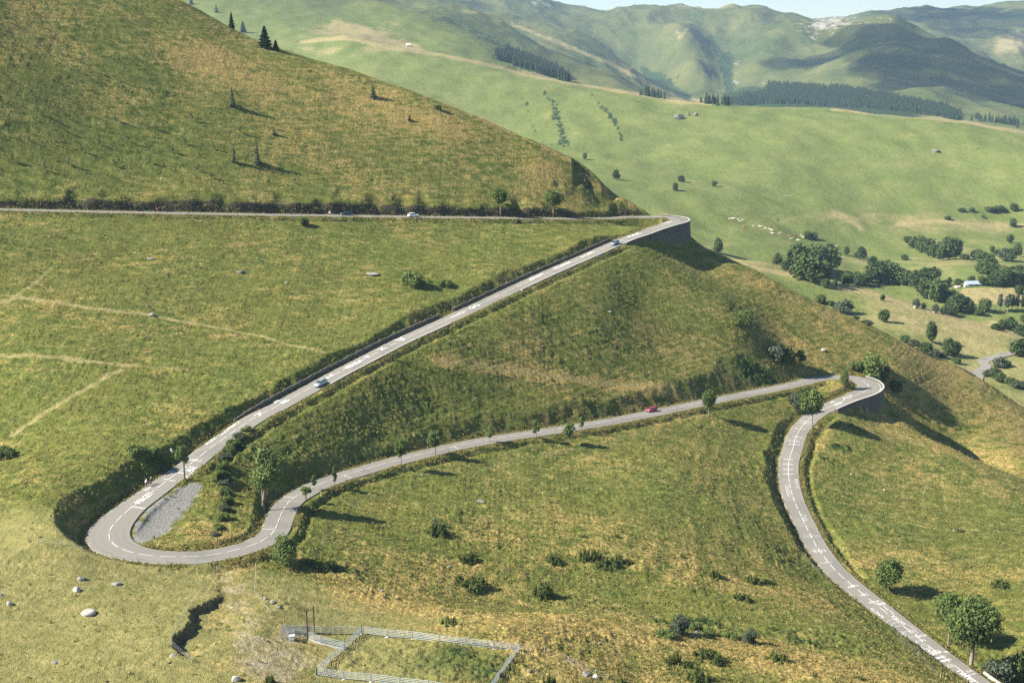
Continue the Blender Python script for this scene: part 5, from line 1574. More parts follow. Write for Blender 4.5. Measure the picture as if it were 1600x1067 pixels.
# the livestock pen: each run of railings is a fence of its own
def railing(label, uv, rails=5, h=1.55, foot=True, m=None, cat='fence', kick=False, name='pen_railing'):
    pts = [hit(u, v) for u, v in uv]
    r = empty(name, tuple(pts[0]))
    m = m or M_STEEL
    for i, p in enumerate(pts):
        q = p - pts[0]
        mb = MB(); mb.box((q[0], q[1], q[2] + h / 2 - .1), (.11, .11, h + .3)); mb.build('post', m, r)
        if foot:
            mb = MB(); mb.box((q[0], q[1], q[2] + .04), (.75, .6, .3), .3 * i, .6); mb.build('concrete_footing', M_CONC, r, False, .05)
    for a, b in zip(pts[:-1], pts[1:]):
        a_, b_ = a - pts[0], b - pts[0]
        d = b_ - a_; L = np.linalg.norm(d); d = d / L
        s0, s1 = a_ + d * .14, b_ - d * .14
        mb = MB()
        for w in range(rails):
            z = .32 + (h - .36) * w / (rails - 1)
            mb.tube([tuple(s0 + [0, 0, z]), tuple(s1 + [0, 0, z])], .045, 6)
        for e in (s0, s1, (s0 + s1) / 2):
            mb.tube([tuple(e + [0, 0, .30]), tuple(e + [0, 0, h - .02])], .035, 6)
        mb.build('rail_panel', m, r)
        if kick:
            mb = MB(); c = (s0 + s1) / 2
            mb.box((0, 0, 0), (L, .16, .28))
            o = mb.build('kick_board', M_COPE, r)
            o.location = (c[0], c[1], c[2] + .1)
            o.rotation_euler = (0, -math.asin(max(-1, min(1, d[2]))), math.atan2(d[1], d[0]))
    tag(r, label, cat, 'railings of the livestock pen')
    return r
railing('long far railing of the livestock pen', [(565,992),(605,996),(645,1000),(687,1006),(728,1011),(771,1015),(812,1020)])
railing('near railing of the livestock pen, running along the bottom edge', [(495,1057),(537,1063),(580,1066),(625,1072),(670,1078),(715,1084)])
railing('left railing of the livestock pen', [(495,1057),(516,1037),(538,1018),(565,992)])
railing('right railing of the livestock pen', [(812,1020),(799,1037),(780,1062),(768,1080)])
railing('short wing railing with white kick board before the pen', [(480,1000),(502,1007),(537,1016)], 5, 1.5, False, kick=True)
railing('mesh race railing linking the gate to the far pen corner', [(482,990),(523,991),(565,992)], 4, 1.45, False, m=M_STEEL)
railing('crush gate railing at the left end of the pen', [(441,999),(460,998),(480,1000)], 6, 1.6, False)
railing('rear railing of the crush at the left end of the pen', [(440,989),(462,990),(482,990)], 6, 1.5, False)
def tank():
    p = hit(457, 998)
    r = empty('water_trough', tuple(p))
    mb = MB(); mb.box((0, -.5, .45), (.9, .6, .8)); mb.build('body', M_STEEL, r, False, .05)
    mb = MB(); mb.box((0, -.5, .9), (1.0, .7, .06)); mb.build('lid', M_WHITE, r, False, .01)
    tag(r, 'small pale metal box fixed by the crush gate of the pen', 'trough')
tank()
for u, v, hp, lab in [(481, 1000, 44, 'nearer of two tall rusty poles at the pen gate'), (491.5, 990, 41, 'further of two tall rusty poles at the pen gate')]:
    p = hit(u, v); k = mpp(p)
    mb = MB(); mb.tube([(0, 0, -.6), (-.08, 0, hp * k / .9)], [.15, .12], 8); mb.tube([(-.08, 0, hp * k / .9), (-.08, 0, hp * k / .9 + .06)], [.09, .04], 8)
    o = mb.build('tall_pole', M_RUST); o.location = tuple(p)
    tag(o, lab, 'pole', 'tall poles at the pen gate')
# grid of old timbers and a collapsed rail fence
def cattle_grid():
    c = [hit(u, v) for u, v in ((822,1022),(846,1022),(800,1064),(776,1064))]
    r = empty('timber_grid', tuple(c[0]))
    for i in range(6):
        f = i / 5
        a = c[0] * (1 - f) + c[1] * f - c[0]; b = c[3] * (1 - f) + c[2] * f - c[0]
        mb = MB(); n = 8
        P = [a * (1 - t / n) + b * t / n for t in range(n + 1)]
        mb.tube([(q[0] + .05 * math.sin(t * 2 + i), q[1], q[2] + .22) for t, q in enumerate(P)], .08, 5)
        mb.build('beam', M_WOOD, r)
    tag(r, 'ladder of old timbers lying in the grass right of the pen', 'timber grid')
cattle_grid()
for u0, v0, u1, v1, lab in [(872,1024,925,1051,'upper of two fallen rails right of the pen'), (882,1032,912,1054,'lower of two fallen rails right of the pen')]:
    a, b = hit(u0, v0), hit(u1, v1)
    mb = MB(); mb.tube([(0, 0, .25), tuple((b - a) / 2 + [0, 0, .45]), tuple(b - a + [0, 0, .2])], [.09, .08, .07], 6)
    o = mb.build('fallen_rail', M_WOOD); o.location = tuple(a)
    tag(o, lab, 'rail', 'fallen rails by the pen')

# ---------------------------------------------------------------- cars
def gloss(name, c, rough=.25, metal=0.0):
    m, nt, b = mat(name, rough)
    b.inputs['Base Color'].default_value = (*c, 1)
    b.inputs['Metallic'].default_value = metal
    b.inputs['Specular IOR Level'].default_value = .5
    b.inputs['Coat Weight'].default_value = .4 if metal or rough < .3 else 0
    return m
M_GLASS = gloss('car_glass', (0.03, 0.045, 0.05), .08)
M_LAMP = gloss('lamp_glass', (0.85, 0.85, 0.82), .15)
M_TAIL = gloss('tail_lamp', (0.45, 0.02, 0.02), .2)
M_RIM = gloss('wheel_rim', (0.45, 0.45, 0.46), .35, .6)
M_TRIM = gloss('car_trim', (0.025, 0.025, 0.028), .6)
def car(label, u, v, paint, uphill, lane, style='hatch', L=4.1, W=1.72):
    """x forward; body and greenhouse lofted from side profiles"""
    k = road_at(u, v)
    p = on_road(np.array([k * .75]), np.array([lane]), .0)[0]
    t = Vector((*RT[k], 0)) * (-1 if uphill else 1)
    slope = math.atan2(RP[min(k + 6, NR - 1), 2] - RP[max(k - 6, 0), 2], 9.0) * (-1 if uphill else 1)
    r = empty('car', tuple(p + [0, 0, .02]))
    r.rotation_euler = (0, -slope, math.atan2(t.y, t.x))
    f = L / 4.1
    # lower body: sections along x -> (z bottom, z shoulder, half width)
    if style == 'hatch':
        secs = [(-2.02,.42,.78,.70),(-1.95,.28,.92,.80),(-1.4,.22,.96,.85),(-.4,.20,.96,.86),(.5,.20,.95,.86),(1.05,.21,.93,.85),(1.6,.24,.84,.82),(1.95,.30,.70,.74),(2.05,.40,.58,.62)]
        roof = [(-1.92,.93,.60,.70),(-1.55,1.38,.52,.66),(-1.1,1.46,.54,.68),(-.2,1.48,.55,.70),(.35,1.42,.54,.70),(1.08,.94,.62,.76)]
    else:
        secs = [(-2.05,.42,.80,.70),(-1.98,.28,.94,.80),(-1.4,.22,.97,.85),(-.4,.20,.96,.86),(.5,.20,.95,.86),(1.1,.21,.92,.85),(1.65,.24,.84,.82),(1.98,.30,.72,.74),(2.07,.40,.60,.62)]
        roof = [(-1.98,.96,.66,.74),(-1.78,1.40,.56,.68),(-1.2,1.49,.56,.69),(-.2,1.50,.56,.70),(.30,1.44,.55,.70),(1.05,.94,.62,.76)]
    wf = W / 1.72
    mb = MB(); V, F = [], []
    for x, zb, zs, hw in secs:
        hw *= wf
        for y, z in ((-hw * .93, zb), (-hw, zb + (zs - zb) * .45), (-hw * .97, zs - .06), (-hw * .86, zs), (0, zs + .03), (hw * .86, zs), (hw * .97, zs - .06), (hw, zb + (zs - zb) * .45), (hw * .93, zb)):
            V.append((x * f, y, z))
    n = 9
    for i in range(len(secs) - 1):
        for j in range(n):
            F.append((i * n + j, (i + 1) * n + j, (i + 1) * n + (j + 1) % n, i * n + (j + 1) % n))
    F.append(tuple(range(n))); F.append(tuple(reversed(range((len(secs) - 1) * n, len(secs) * n))))
    mb.add(V, F)
    mb.build('body', paint, r, True)
    # roof skin sits on the glasshouse
    mb = MB(); V, F = [], []
    for x, z, ht, hb in roof:
        V += [(x * f, -hb * wf * .96, .90), (x * f, -ht * wf, z - .04 if z > 1.2 else .91), (x * f, ht * wf, z - .04 if z > 1.2 else .91), (x * f, hb * wf * .96, .90)]
    for i in range(len(roof) - 1):
        for j in range(3):
            F.append((i * 4 + j, (i + 1) * 4 + j, (i + 1) * 4 + j + 1, i * 4 + j + 1))
    F += [(0, 1, 2, 3)]
    mb.add(V, F)
    mb.build('windows', M_GLASS, r)
    mb = MB(); V, F = [], []
    mids = roof[1:-1]
    for x, z, ht, hb in mids:
        V += [(x * f, -(ht + .02) * wf, z - .05), (x * f, -ht * .8 * wf, z + .005), (x * f, ht * .8 * wf, z + .005), (x * f, (ht + .02) * wf, z - .05)]
    for i in range(len(mids) - 1):
        for j in range(3):
            F.append((i * 4 + j, (i + 1) * 4 + j, (i + 1) * 4 + j + 1, i * 4 + j + 1))
    mb.add(V, F)
    mb.build('roof', paint, r, True)
    mb = MB()
    for sy in (-1, 1):
        for (x0, z0), (x1, z1) in (((1.08, .93), (.35, 1.43)), ((-.05, .93), (-.15, 1.47)), ((-1.1, .93), (-1.2, 1.46)), ((-1.9, .93), (-1.55, 1.39))):
            mb.tube([(x0 * f, sy * .74 * wf, z0), (x1 * f, sy * .565 * wf, z1)], .045, 4)
    mb.build('pillars', paint, r)
    for x in (1.28, -1.28):
        for sy in (-1, 1):
            mb = MB(); mb.tube([(x * f, sy * (.66 * wf), .31), (x * f, sy * (.885 * wf), .31)], .31, 18)
            w = mb.build('wheel', M_DARK, r, False)
            mb = MB(); mb.tube([(x * f, sy * (.87 * wf), .31), (x * f, sy * (.895 * wf), .31)], .19, 14)
            mb.build('rim', M_RIM, w)
    for sy in (-1, 1):
        mb = MB(); mb.box((1.93 * f, sy * .56 * wf, .66), (.24, .30, .13)); mb.build('headlight', M_LAMP, r, False, .03)
        mb = MB(); mb.box((-1.97 * f, sy * .62 * wf, .82), (.12, .18, .24)); mb.build('tail_light', M_TAIL, r, False, .02)
        mb = MB(); mb.box((.80 * f, sy * .97 * wf, .98), (.14, .22, .14)); mb.build('wing_mirror', M_TRIM if paint is not M_CARW else paint, r, False, .03)
    mb = MB(); mb.box((2.03 * f, 0, .42), (.08, 1.15 * wf, .16)); mb.build('bumper', M_TRIM, r, False, .02)
    tag(r, label, 'car', 'cars on the mountain road')
    return r
M_CARS = gloss('silver_paint', (0.40, 0.46, 0.46), .28, .35)
M_CARB = gloss('blue_grey_paint', (0.24, 0.32, 0.40), .25, .35)
M_CARR = gloss('red_paint', (0.42, 0.018, 0.06), .25)
M_CARW = gloss('white_paint', (0.80, 0.80, 0.78), .3)
M_CARD = gloss('dark_blue_paint', (0.02, 0.03, 0.07), .22)
car('light silver car driving down the straight road past the kerb wall', 494, 601, M_CARS, False, 1.2, L=4.3)
car('small blue-grey car on the straight road just below the upper bend', 957, 381, M_CARB, False, .8)
car('red car driving on the middle road', 1023, 644.5, M_CARR, True, 1.6)
car('white car on the upper road', 646, 337, M_CARW, False, -.6, style='wagon')
car('dark blue car on the upper road beside the warning sign', 544, 335, M_CARD, True, 1.0, L=4.4)

# ---------------------------------------------------------------- cyclists
M_SKIN = plain('skin', (0.42, 0.24, 0.16), .6, .1)
M_JW = plain('white_jersey', (0.75, 0.77, 0.76), .8, .08)
M_JD = plain('dark_jersey', (0.05, 0.055, 0.06), .8, .1)
M_JR = plain('red_jersey', (0.60, 0.10, 0.09), .8, .1)
M_SHORT = plain('black_shorts', (0.02, 0.02, 0.022), .8, .1)
M_HELW = plain('white_helmet', (0.8, 0.8, 0.8), .4, .05)
M_HELR = plain('red_helmet', (0.6, 0.08, 0.06), .4, .05)
M_FRAME = gloss('bike_frame', (0.30, 0.05, 0.05), .3)
M_FRAME2 = gloss('bike_frame_grey', (0.12, 0.13, 0.15), .3)
def skin_mesh(name, verts, edges, radii, root_i, m, parent):
    me = bpy.data.meshes.new(name)
    me.from_pydata(verts, edges, [])
    o = bpy.data.objects.new(name, me); COL.objects.link(o)
    sk = o.modifiers.new('s', 'SKIN'); sk.use_smooth_shade = True
    for i, v in enumerate(me.skin_vertices[0].data):
        r = radii[i]
        v.radius = r if hasattr(r, '__len__') else (r, r)
        v.use_root = (i == root_i)
    sb = o.modifiers.new('b', 'SUBSURF'); sb.levels = 1; sb.render_levels = 1
    dg = bpy.context.evaluated_depsgraph_get()
    me2 = bpy.data.meshes.new_from_object(o.evaluated_get(dg))
    bpy.data.objects.remove(o); bpy.data.meshes.remove(me)
    me2.name = name
    me2.materials.clear(); me2.materials.append(m)
    o2 = bpy.data.objects.new(name, me2); COL.objects.link(o2)
    if parent: o2.parent = parent
    return o2
def bicycle(label, P, yaw, slope, fm, group):
    r = empty('bicycle', tuple(P)); r.rotation_euler = (0, -slope, yaw)
    for x, nm in ((-.50, 'wheel'), (.50, 'wheel')):
        mb = MB()
        c = [(x + .335 * math.cos(a), 0, .335 + .335 * math.sin(a)) for a in [2 * math.pi * i / 20 for i in range(21)]]
        mb.tube(c, .018, 5, False)
        w = mb.build(nm, M_DARK, r)
        mb = MB()
        for i in range(8):
            a = math.pi * 2 * i / 8
            mb.tube([(x, 0, .335), (x + .32 * math.cos(a), 0, .335 + .32 * math.sin(a))], .004, 3, False)
        mb.tube([(x, -.04, .335), (x, .04, .335)], .025, 6)
        mb.build('spokes', M_STEEL, w)
    mb = MB()
    for a, b in (((-.05, .28), (-.18, .80)), ((-.05, .28), (.36, .72)), ((-.16, .74), (.35, .80)), ((-.05, .28), (-.50, .335)), ((-.17, .72), (-.50, .335)), ((.35, .85), (.42, .58)), ((.42, .58), (.50, .335))):
        mb.tube([(a[0], 0, a[1]), (b[0], 0, b[1])], .018, 6)
    mb.build('frame', fm, r)
    mb = MB(); mb.box((-.20, 0, .90), (.26, .13, .05)); mb.tube([(-.18, 0, .78), (-.2, 0, .9)], .015, 5); mb.build('saddle', M_DARK, r, False, .015)
    mb = MB(); mb.tube([(.36, 0, .84), (.42, 0, .93)], .015, 5); mb.tube([(.44, -.21, .93), (.43, 0, .93), (.44, .21, .93)], .014, 5)
    for s in (-1, 1): mb.tube([(.44, s * .21, .93), (.53, s * .21, .92), (.54, s * .21, .83), (.46, s * .21, .79)], .014, 5)
    mb.build('handlebar', M_DARK, r)
    mb = MB()
    mb.tube([(-.05, -.06, .28), (.09, -.07, .20)], .012, 5); mb.tube([(-.05, .06, .28), (-.19, .07, .36)], .012, 5)
    mb.box((.09, -.12, .20), (.10, .08, .02)); mb.box((-.19, .12, .36), (.10, .08, .02))
    mb.tube([(-.05, -.045, .28), (-.05, -.055, .28)], .09, 14)
    mb.build('pedals', M_DARK, r)
    tag(r, label, 'bicycle', group)
    return r
def rider(label, P, yaw, slope, jersey, helmet, lean, group):
    r = empty('person', tuple(P)); r.rotation_euler = (0, -slope, yaw)
    sx, sz = .30 * lean, .02
    hip = (-.17, 0, .97)
    sh = (hip[0] + .30 + .16 * lean, 0, 1.45 - .10 * lean)
    nk = (sh[0] + .06, 0, sh[2] + .09)
    hd = (nk[0] + .09, 0, nk[2] + .13)
    V = [hip, ((hip[0] + sh[0]) / 2 - .03, 0, (hip[2] + sh[2]) / 2 + .03), sh, nk, (nk[0] + .05, 0, nk[2] + .08), hd, (hd[0] + .01, 0, hd[2] + .07)]
    R = [(.15, .12), (.15, .11), (.16, .10), .055, .075, .095, .06]
    E = [(0, 1), (1, 2), (2, 3), (3, 4), (4, 5), (5, 6)]
    def chain(start, pts, rr):
        a = start
        for p, q in zip(pts, rr):
            V.append(p); R.append(q); E.append((a, len(V) - 1)); a = len(V) - 1
    for s in (-1, 1):
        chain(2, [(sh[0] + .01, s * .19, sh[2] - .01), (sh[0] + .13, s * .23, sh[2] - .27), (.42, s * .21, .99), (.50, s * .21, .96), (.54, s * .21, .93)], [.065, .045, .034, .034, .022])
    chain(0, [(-.10, -.10, .93), (.20, -.11, .62), (.05, -.12, .26), (.15, -.12, .21)], [.10, .065, .045, .035])
    chain(0, [(-.10, .10, .93), (.18, .11, .78), (-.22, .12, .42), (-.12, .12, .37)], [.10, .065, .045, .035])
    skin_mesh('body', V, E, R, 0, M_SKIN, r)
    # clothes follow the body
    JV = [(hip[0], 0, hip[2] + .05), ((hip[0] + sh[0]) / 2 - .03, 0, (hip[2] + sh[2]) / 2 + .03), sh, (nk[0] - .01, 0, nk[2] - .03)]
    JR = [(.170, .145), (.172, .135), (.18, .125), .07]
    JE = [(0, 1), (1, 2), (2, 3)]
    for s in (-1, 1):
        JV += [(sh[0] + .01, s * .19, sh[2] - .01), (sh[0] + .07, s * .215, sh[2] - .14)]; JR += [.085, .065]
        JE += [(2, len(JV) - 2), (len(JV) - 2, len(JV) - 1)]
    skin_mesh('jersey', JV, JE, JR, 0, jersey, r)
    SV = [hip, (-.10, -.10, .93), (.12, -.11, .70), (-.10, .10, .93), (.11, .11, .815)]
    skin_mesh('shorts', SV, [(0, 1), (1, 2), (0, 3), (3, 4)], [(.165, .135), .118, .085, .118, .085], 0, M_SHORT, r)
    bm = bmesh.new(); bmesh.ops.create_uvsphere(bm, u_segments=14, v_segments=8, radius=1)
    bmesh.ops.delete(bm, geom=[v for v in bm.verts if v.co.z < -.15], context='VERTS')
    for v in bm.verts: v.co = Vector((hd[0] - .01 + v.co.x * .145, v.co.y * .11, hd[2] + .045 + v.co.z * .105))
    me = bpy.data.meshes.new('helmet'); bm.to_mesh(me); bm.free(); me.materials.append(helmet)
    o = bpy.data.objects.new('helmet', me); COL.objects.link(o); o.parent = r
    mb = MB()
    mb.box((hd[0] + .095, 0, hd[2] - .01), (.035, .025, .05)); mb.build('nose', M_SKIN, r, False, .008)
    for s in (-1, 1):
        mb = MB(); mb.box((hd[0] + .082, s * .035, hd[2] + .012), (.02, .022, .014)); mb.build('eye', M_DARK, r)
        mb = MB(); mb.box((hd[0], s * .092, hd[2] - .005), (.03, .02, .06)); mb.build('ear', M_SKIN, r, False, .006)
    mb = MB(); mb.box((hd[0] + .085, 0, hd[2] - .055), (.015, .05, .012)); mb.build('mouth', M_TAIL, r)
    for s, x, z in ((-1, .15, .21), (1, -.12, .37)):
        mb = MB(); mb.box((x - .02, s * .12, z + .01), (.25, .085, .07)); mb.build('shoe', M_DARK, r, False, .02)
    tag(r, label, 'person', group)
    return r
def cyclist(u, v, lab_p, lab_b, jersey, helmet, fm, uphill=True, lean=1.0, edge=None):
    k = road_at(u, v)
    p = hit(u, v)
    lat = (p[:2] - RP[k, :2]) @ RN[k] if edge is None else edge
    lat = max(-HR[k] + .5, min(HL[k] - .5, lat))
    s0 = k * .75 + (p[:2] - RP[k, :2]) @ RT[k] if edge is None else k * .75
    q = on_road(np.array([s0]), np.array([lat]), .0)[0]
    t = RT[k] * (-1 if uphill else 1)
    slope = math.atan2(RP[min(k + 4, NR - 1), 2] - RP[max(k - 4, 0), 2], 6.0) * (-1 if uphill else 1)
    yaw = math.atan2(t[1], t[0])
    rider(lab_p, q + [0, 0, .02], yaw, slope, jersey, helmet, lean, 'cyclists on the mountain road')
    bicycle(lab_b, q + [0, 0, .02], yaw, slope, fm, 'bicycles on the mountain road')
cyclist(225, 762, 'person cycling up past the dark bank in a white jersey and black shorts', 'road bicycle under the rider in the white jersey', M_JW, M_HELW, M_FRAME2, True, .6)
cyclist(236, 760, 'person cycling in dark clothes and a pale helmet by the bank', 'road bicycle under the rider in dark clothes', M_JD, M_HELW, M_FRAME2, True, .6)
cyclist(247, 333, 'person in a red jersey cycling along the upper road', 'red road bicycle under the rider in the red jersey', M_JR, M_HELR, M_FRAME, True, 1.3, edge=1.4)

# ---------------------------------------------------------------- cattle
M_COWC = plain('cream_hide', (0.72, 0.62, 0.47), .9, .1)
M_COWB = plain('brown_hide', (0.30, 0.15, 0.08), .9, .15)
COWS = {}
def cow(u, v, label, m, yaw, group='cattle grazing on the green slope'):
    if m not in COWS:
        V = [(-.75, 0, 1.18), (-.3, 0, 1.10), (.25, 0, 1.08), (.70, 0, 1.16), (1.02, 0, 1.22), (1.30, 0, 1.02), (1.50, 0, .72), (1.60, 0, .55)]
        R = [(.26, .30), (.30, .36), (.31, .38), (.25, .34), (.15, .21), (.13, .15), (.10, .11), (.08, .08)]
        E = [(i, i + 1) for i in range(7)]
        def ch(a, pts, rr):
            for p, q in zip(pts, rr):
                V.append(p); R.append(q); E.append((a, len(V) - 1)); a = len(V) - 1
        for s in (-1, 1):
            ch(0, [(-.82, s * .20, .95), (-.74, s * .21, .70), (-.90, s * .21, .42), (-.84, s * .21, .06)], [.19, .12, .07, .075])
            ch(3, [(.66, s * .19, .85), (.64, s * .19, .46), (.64, s * .19, .05)], [.14, .075, .075])
            ch(5, [(1.26, s * .16, 1.12), (1.22, s * .27, 1.12)], [.05, .03])
        ch(0, [(-1.04, 0, 1.22), (-1.10, 0, .80), (-1.10, 0, .55)], [.05, .025, .045])
        me_o = skin_mesh('cow', V, E, R, 1, m, None)
        COWS[m] = me_o
        o = me_o
    else:
        o = COWS[m].copy(); COL.objects.link(o)
    P = hit(u, v)
    o.location = (P[0], P[1], P[2] - .02)
    o.rotation_euler = (0, 0, yaw)
    o.scale = (1.25, 1.25, 1.25)
    tag(o, label, 'cow', group)
for i, (u, v, c, lab) in enumerate([
    (1140,344,0,'cream cow at the upper left end of the herd'),(1144,343.5,0,'cream cow in the close pair at the upper left of the herd'),(1147,343.5,0,'cream cow, second of the close pair at the upper left of the herd'),(1152.5,345,0,'bright cream cow just right of the close pair'),(1156,348,0,'cream cow standing a little lower, below the bright one'),(1161,346,0,'cream cow closing the upper left part of the herd'),
    (1161.5,356.5,1,'left of two tan-brown cows below the herd line'),(1164.5,356.5,1,'right of two tan-brown cows below the herd line'),(1178,355,0,'bright cow leading the middle of the herd line'),(1186.5,355.5,0,'cream cow second in the middle of the herd line'),(1190,356,0,'faint cream cow beside the second one'),(1196,359,0,'cream cow in the lower middle of the herd line'),(1202,360.5,0,'brightest cream cow in mid herd'),(1206,361.5,0,'faint cream cow right of the brightest one'),
    (1206,366.5,0,'cream cow below the herd line'),(1211,368,1,'brown cow lying between two cream ones'),(1219,366.3,0,'cream cow above the brown ones'),(1233,371.5,1,'left brown cow of the right-hand group'),(1242,370,1,'upper brown cow of the right-hand group'),(1236,375,0,'cream cow in front of the brown ones'),(1239,373.5,1,'middle brown cow of the right-hand group'),(1253,370,0,'faint cow by the pale bushes'),(1254.5,373,0,'bright cream cow below the pale bushes'),(1246.5,377.5,0,'lowest pinkish cream cow of the right-hand group'),(1301,387.5,0,'white cow on the track below the low bush'),(1308,386.5,0,'white cow furthest right, past the low bush')]):
    cow(u, v, lab, M_COWB if c else M_COWC, rnd.choice([0.1, 3.0, -.5, 2.6, .4]))

# ---------------------------------------------------------------- buildings, van and the road in the valley
M_LIME = plain('limewash', (0.80, 0.78, 0.72), .9, .08, .6)
M_SLATE = plain('slate_roof', (0.20, 0.21, 0.23), .6, .25, .8)
M_TIN = plain('blue_tin_roof', (0.35, 0.43, 0.50), .4, .12, .6)
def hut(name, label, u, v, w, d, hgt, rz, wallm, roofm, doors=1, cat='hut'):
    P = hit(u, v)
    r = empty(name, (P[0], P[1], P[2]), rz)
    mb = MB()
    e, rg = hgt, hgt + d * .35
    V = [(-w/2,-d/2,-2),(w/2,-d/2,-2),(w/2,d/2,-2),(-w/2,d/2,-2),(-w/2,-d/2,e),(w/2,-d/2,e),(w/2,d/2,e),(-w/2,d/2,e),(-w/2,0,rg),(w/2,0,rg)]
    mb.add(V, [(0,1,5,4),(2,3,7,6),(1,2,6,9,5),(3,0,4,8,7)])
    mb.build('wall', wallm, r)
    mb = MB(); o = .4; q = .35 / .5
    z0 = e - o * .7
    V = [(-w/2-o,-d/2-o,z0),(w/2+o,-d/2-o,z0),(w/2+o,0,rg+.05),(-w/2-o,0,rg+.05),(w/2+o,d/2+o,z0),(-w/2-o,d/2+o,z0)]
    mb.add(V + [(x, y, z + .16) for x, y, z in V], [(3,2,1,0),(5,4,2,3),(6,7,8,9),(9,8,10,11),(0,1,7,6),(4,5,11,10),(1,2,8,7),(2,4,10,8),(5,3,9,11),(3,0,6,9)])
    mb.build('roof', roofm, r)
    mb = MB(); mb.box((w * .15, -d/2 - .03, 1.0), (1.1, .08, 2.0)); mb.build('door', M_WOOD, r)
    mb = MB(); mb.box((-w * .25, -d/2 - .03, 1.5), (.9, .08, .8)); mb.build('window', M_GLASS, r)
    tag(r, label, cat)
hut('shepherd_hut', 'tiny whitewashed hut on the straw-coloured rise of the left green hill', 638, 73, 6.5, 5, 3.0, .2, M_LIME, M_LIME)
hut('farm_shed', 'low shed with a bluish metal roof behind the parked van', 1520, 447.5, 13, 5, 2.2, .1, M_WOODP, M_TIN, cat='shed')
def van():
    P = hit(1511, 449)
    r = empty('parked_van', tuple(P), .2)
    mb = MB()
    prof_ = [(-2.4,.35),(-2.4,1.9),(-2.2,2.05),(1.0,2.05),(1.5,1.35),(2.3,1.1),(2.4,.35)]
    V = [(x, s * .9, z) for s in (-1, 1) for x, z in prof_]
    n = len(prof_)
    mb.add(V, [tuple(range(n)), tuple(reversed(range(n, 2 * n)))] + [(i, i + n, (i + 1) % n + n, (i + 1) % n) for i in range(n)])
    mb.build('body', M_CARW, r, False, .05)
    mb = MB()
    for s in (-1, 1): mb.box((.75, s * .905, 1.55), (.9, .02, .5))
    mb.add([(1.07, -.78, 1.98), (1.50, -.78, 1.42), (1.50, .78, 1.42), (1.07, .78, 1.98)], [(0, 1, 2, 3)])
    o = mb.build('windows', M_GLASS, r); o.location = (.03, 0, .02)
    for x in (-1.5, 1.5):
        for s in (-1, 1):
            mb = MB(); mb.tube([(x, s * .7, .33), (x, s * .93, .33)], .33, 14); mb.build('wheel', M_DARK, r)
    tag(r, 'white van parked by the shed above the straw-coloured field', 'van')
van()
stone(1496, 449.5, 13, 4, 'pale pinkish spoil heap left of the parked van', M_ROCKL, 0, None, 'spoil_heap')
for u, v, w, h, lab in [(1429,482,6,6,'white rock on the spur crest'), (1459,489,4,3,'small white rock further down the spur crest')]:
    stone(u, v, w, h, lab, M_ROCKL, 0, None, 'boulder')
def ribbon(name, uv, width, m, label, lift=.5):
    P = np.array([hit(u, v) for u, v in uv])
    s = np.r_[0, np.cumsum(np.hypot(*np.diff(P[:, :2], axis=0).T))]
    q = np.arange(0, s[-1], 2.0)
    C = gsm(np.c_[np.interp(q, s, P[:, 0]), np.interp(q, s, P[:, 1])], 2.0)
    t = np.gradient(C, axis=0); t /= np.linalg.norm(t, axis=1)[:, None]
    n = np.c_[-t[:, 1], t[:, 0]]
    rows = []
    for o in np.linspace(-width / 2, width / 2, 5):
        X = C + n * o
        rows.append(np.c_[X, zground(X[:, 0], X[:, 1]) + lift])
    V = np.stack(rows, 1)
    o = mesh_np(name, V.reshape(-1, 3), grid_faces(len(q), 5)[:, ::-1], m, True)
    tag(o, label, name, kind='structure')
ribbon('valley_road', [(1512,583),(1530,579),(1543,576),(1541,571),(1531,567),(1540,563),(1555,559),(1570,555.5),(1584,552)], 5.5, M_ASPH, 'short stretch of pale valley road below the near spur')

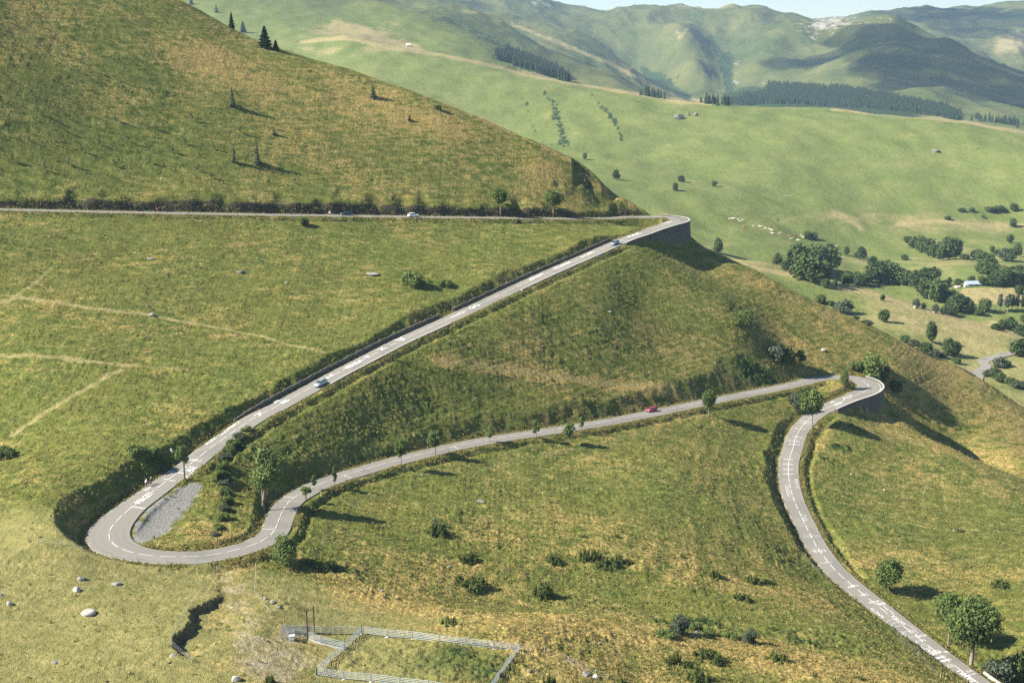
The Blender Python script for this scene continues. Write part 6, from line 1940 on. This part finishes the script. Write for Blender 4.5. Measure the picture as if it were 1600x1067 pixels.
# ---------------------------------------------------------------- rank grass and weeds, in clumps
def tall_grass():
    rs = np.random.RandomState(8)
    P = []
    n = 120000
    a = rs.uniform(-.47, .47, n); y = 175 * (470 / 175) ** rs.rand(n)
    x = a * y
    d = .5 + .5 * fbm(x / 9, y / 7, 3, 201) + .5 * bilin(np.clip(LLUSH, 0, 1), x, y) - 1.0 * bilin(LPAST, x, y) - .9 * bilin(np.clip(LTRK + LDIRT + LGRAV, 0, 1), x, y)
    m = (rs.rand(n) < np.clip(d, .03, .8)) & (bilin(np.minimum(ND, 30), x, y) > .8)
    P.append(np.c_[x[m], y[m], .20 + .34 * rs.rand(m.sum())])
    for side, HH in ((1, HL), (-1, HR)):                         # ragged verges
        k = rs.randint(0, NR, 16000)
        o = side * (HH[k] + .12 + np.abs(rs.normal(size=len(k))) * .75)
        q = RP[k, :2] + RN[k] * o[:, None] + RT[k] * rs.uniform(-.4, .4, (len(k), 1))
        keep_ = (noise(q[:, 0] / 5, q[:, 1] / 5, 205) > -.25) & (bilin(LGRAV, q[:, 0], q[:, 1]) < .2) & ~((side > 0) & (WALL[k] > .2))
        P.append(np.c_[q[keep_], .16 + .34 * rs.rand(keep_.sum())])
    P = np.concatenate(P)
    z = zground(P[:, 0], P[:, 1])
    n = len(P)
    V = []
    for b in range(4):
        an = rs.rand(n) * 6.28
        h = P[:, 2] * rs.uniform(.6, 1.15, n); w = P[:, 2] * rs.uniform(.20, .42, n)
        lx, ly = np.cos(an), np.sin(an)
        ox, oy = rs.normal(size=n) * .22, rs.normal(size=n) * .22
        tl = rs.normal(size=(n, 2)) * .28 * h[:, None]
        c0 = np.c_[P[:, 0] + ox - lx * w * .5, P[:, 1] + oy - ly * w * .5, z + .05]
        c1 = np.c_[P[:, 0] + ox + lx * w * .5, P[:, 1] + oy + ly * w * .5, z + .05]
        c2 = np.c_[P[:, 0] + ox + lx * w * .75 + tl[:, 0], P[:, 1] + oy + ly * w * .75 + tl[:, 1], z + .05 + h]
        c3 = np.c_[P[:, 0] + ox - lx * w * .75 + tl[:, 0], P[:, 1] + oy - ly * w * .75 + tl[:, 1], z + .05 + h * .9]
        V.append(np.stack([c0, c1, c2, c3], 1))
    V = np.concatenate(V).reshape(-1, 3)
    m_ = leaf_mat('tall_grass', (0.12, 0.145, 0.030), (0.40, 0.34, 0.125), .45)
    o = mesh_np('tall_grass', V, np.arange(len(V)).reshape(-1, 4), m_, False)
    tag(o, 'rank green and straw-coloured grass growing in clumps on the slopes and verges', 'grass', kind='stuff')
tall_grass()

# ---------------------------------------------------------------- clouds whose shade lies on the far mountains
def cloud(x, y, z, rx, ry, rz_, seed):
    rs = np.random.RandomState(seed)
    bm = bmesh.new()
    for i in range(26):
        a, q = rs.rand() * 6.28, math.sqrt(rs.rand())
        c = Vector((rx * q * math.cos(a), ry * q * math.sin(a), rz_ * (rs.rand() - .3)))
        r = min(rx, ry) * (.28 + .22 * rs.rand()) * (1.15 - .5 * q)
        m_ = Matrix.Translation(c) @ Matrix.Diagonal((r, r, min(r * .6, rz_ * .9), 1))
        bmesh.ops.create_icosphere(bm, subdivisions=2, radius=1.0, matrix=m_)
    me = bpy.data.meshes.new('cloud'); bm.to_mesh(me); bm.free()
    me.materials.append(M_CLOUD)
    me.polygons.foreach_set('use_smooth', [True] * len(me.polygons))
    o = bpy.data.objects.new('cloud', me); COL.objects.link(o)
    o.location = (x, y, z)
    tag(o, 'white summer cloud drifting high over the far mountains', 'cloud', 'clouds over the mountains')
M_CLOUD = plain('cloud_white', (0.9, 0.9, 0.9), 1.0, .02, .01)
nt_ = M_CLOUD.node_tree
tr_, mx_ = nt_.nodes.new('ShaderNodeBsdfTransparent'), nt_.nodes.new('ShaderNodeMixShader')
mx_.inputs[0].default_value = .62
nt_.links.new(nt_.nodes['Principled BSDF'].outputs[0], mx_.inputs[1]); nt_.links.new(tr_.outputs[0], mx_.inputs[2])
nt_.links.new(mx_.outputs[0], nt_.nodes['Material Output'].inputs[0])
def cloud_over(u, v, hgt, rx, ry, seed):
    P = hit(u, v)
    t = (hgt - P[2]) / SUN_DIR.z
    cloud(P[0] + SUN_DIR.x * t, P[1] + SUN_DIR.y * t, hgt, rx, ry, 140, seed)
cloud_over(1480, 85, 1500, 480, 560, 1)
cloud_over(1500, 25, 1560, 420, 900, 2)
cloud_over(1560, 150, 1480, 300, 420, 3)
# unused prototypes must not stay behind at the camera
for key_, (root, h, w, used) in PROTO.items():
    if not used[0]:
        for ch in list(root.children): bpy.data.objects.remove(ch)
        bpy.data.objects.remove(root)
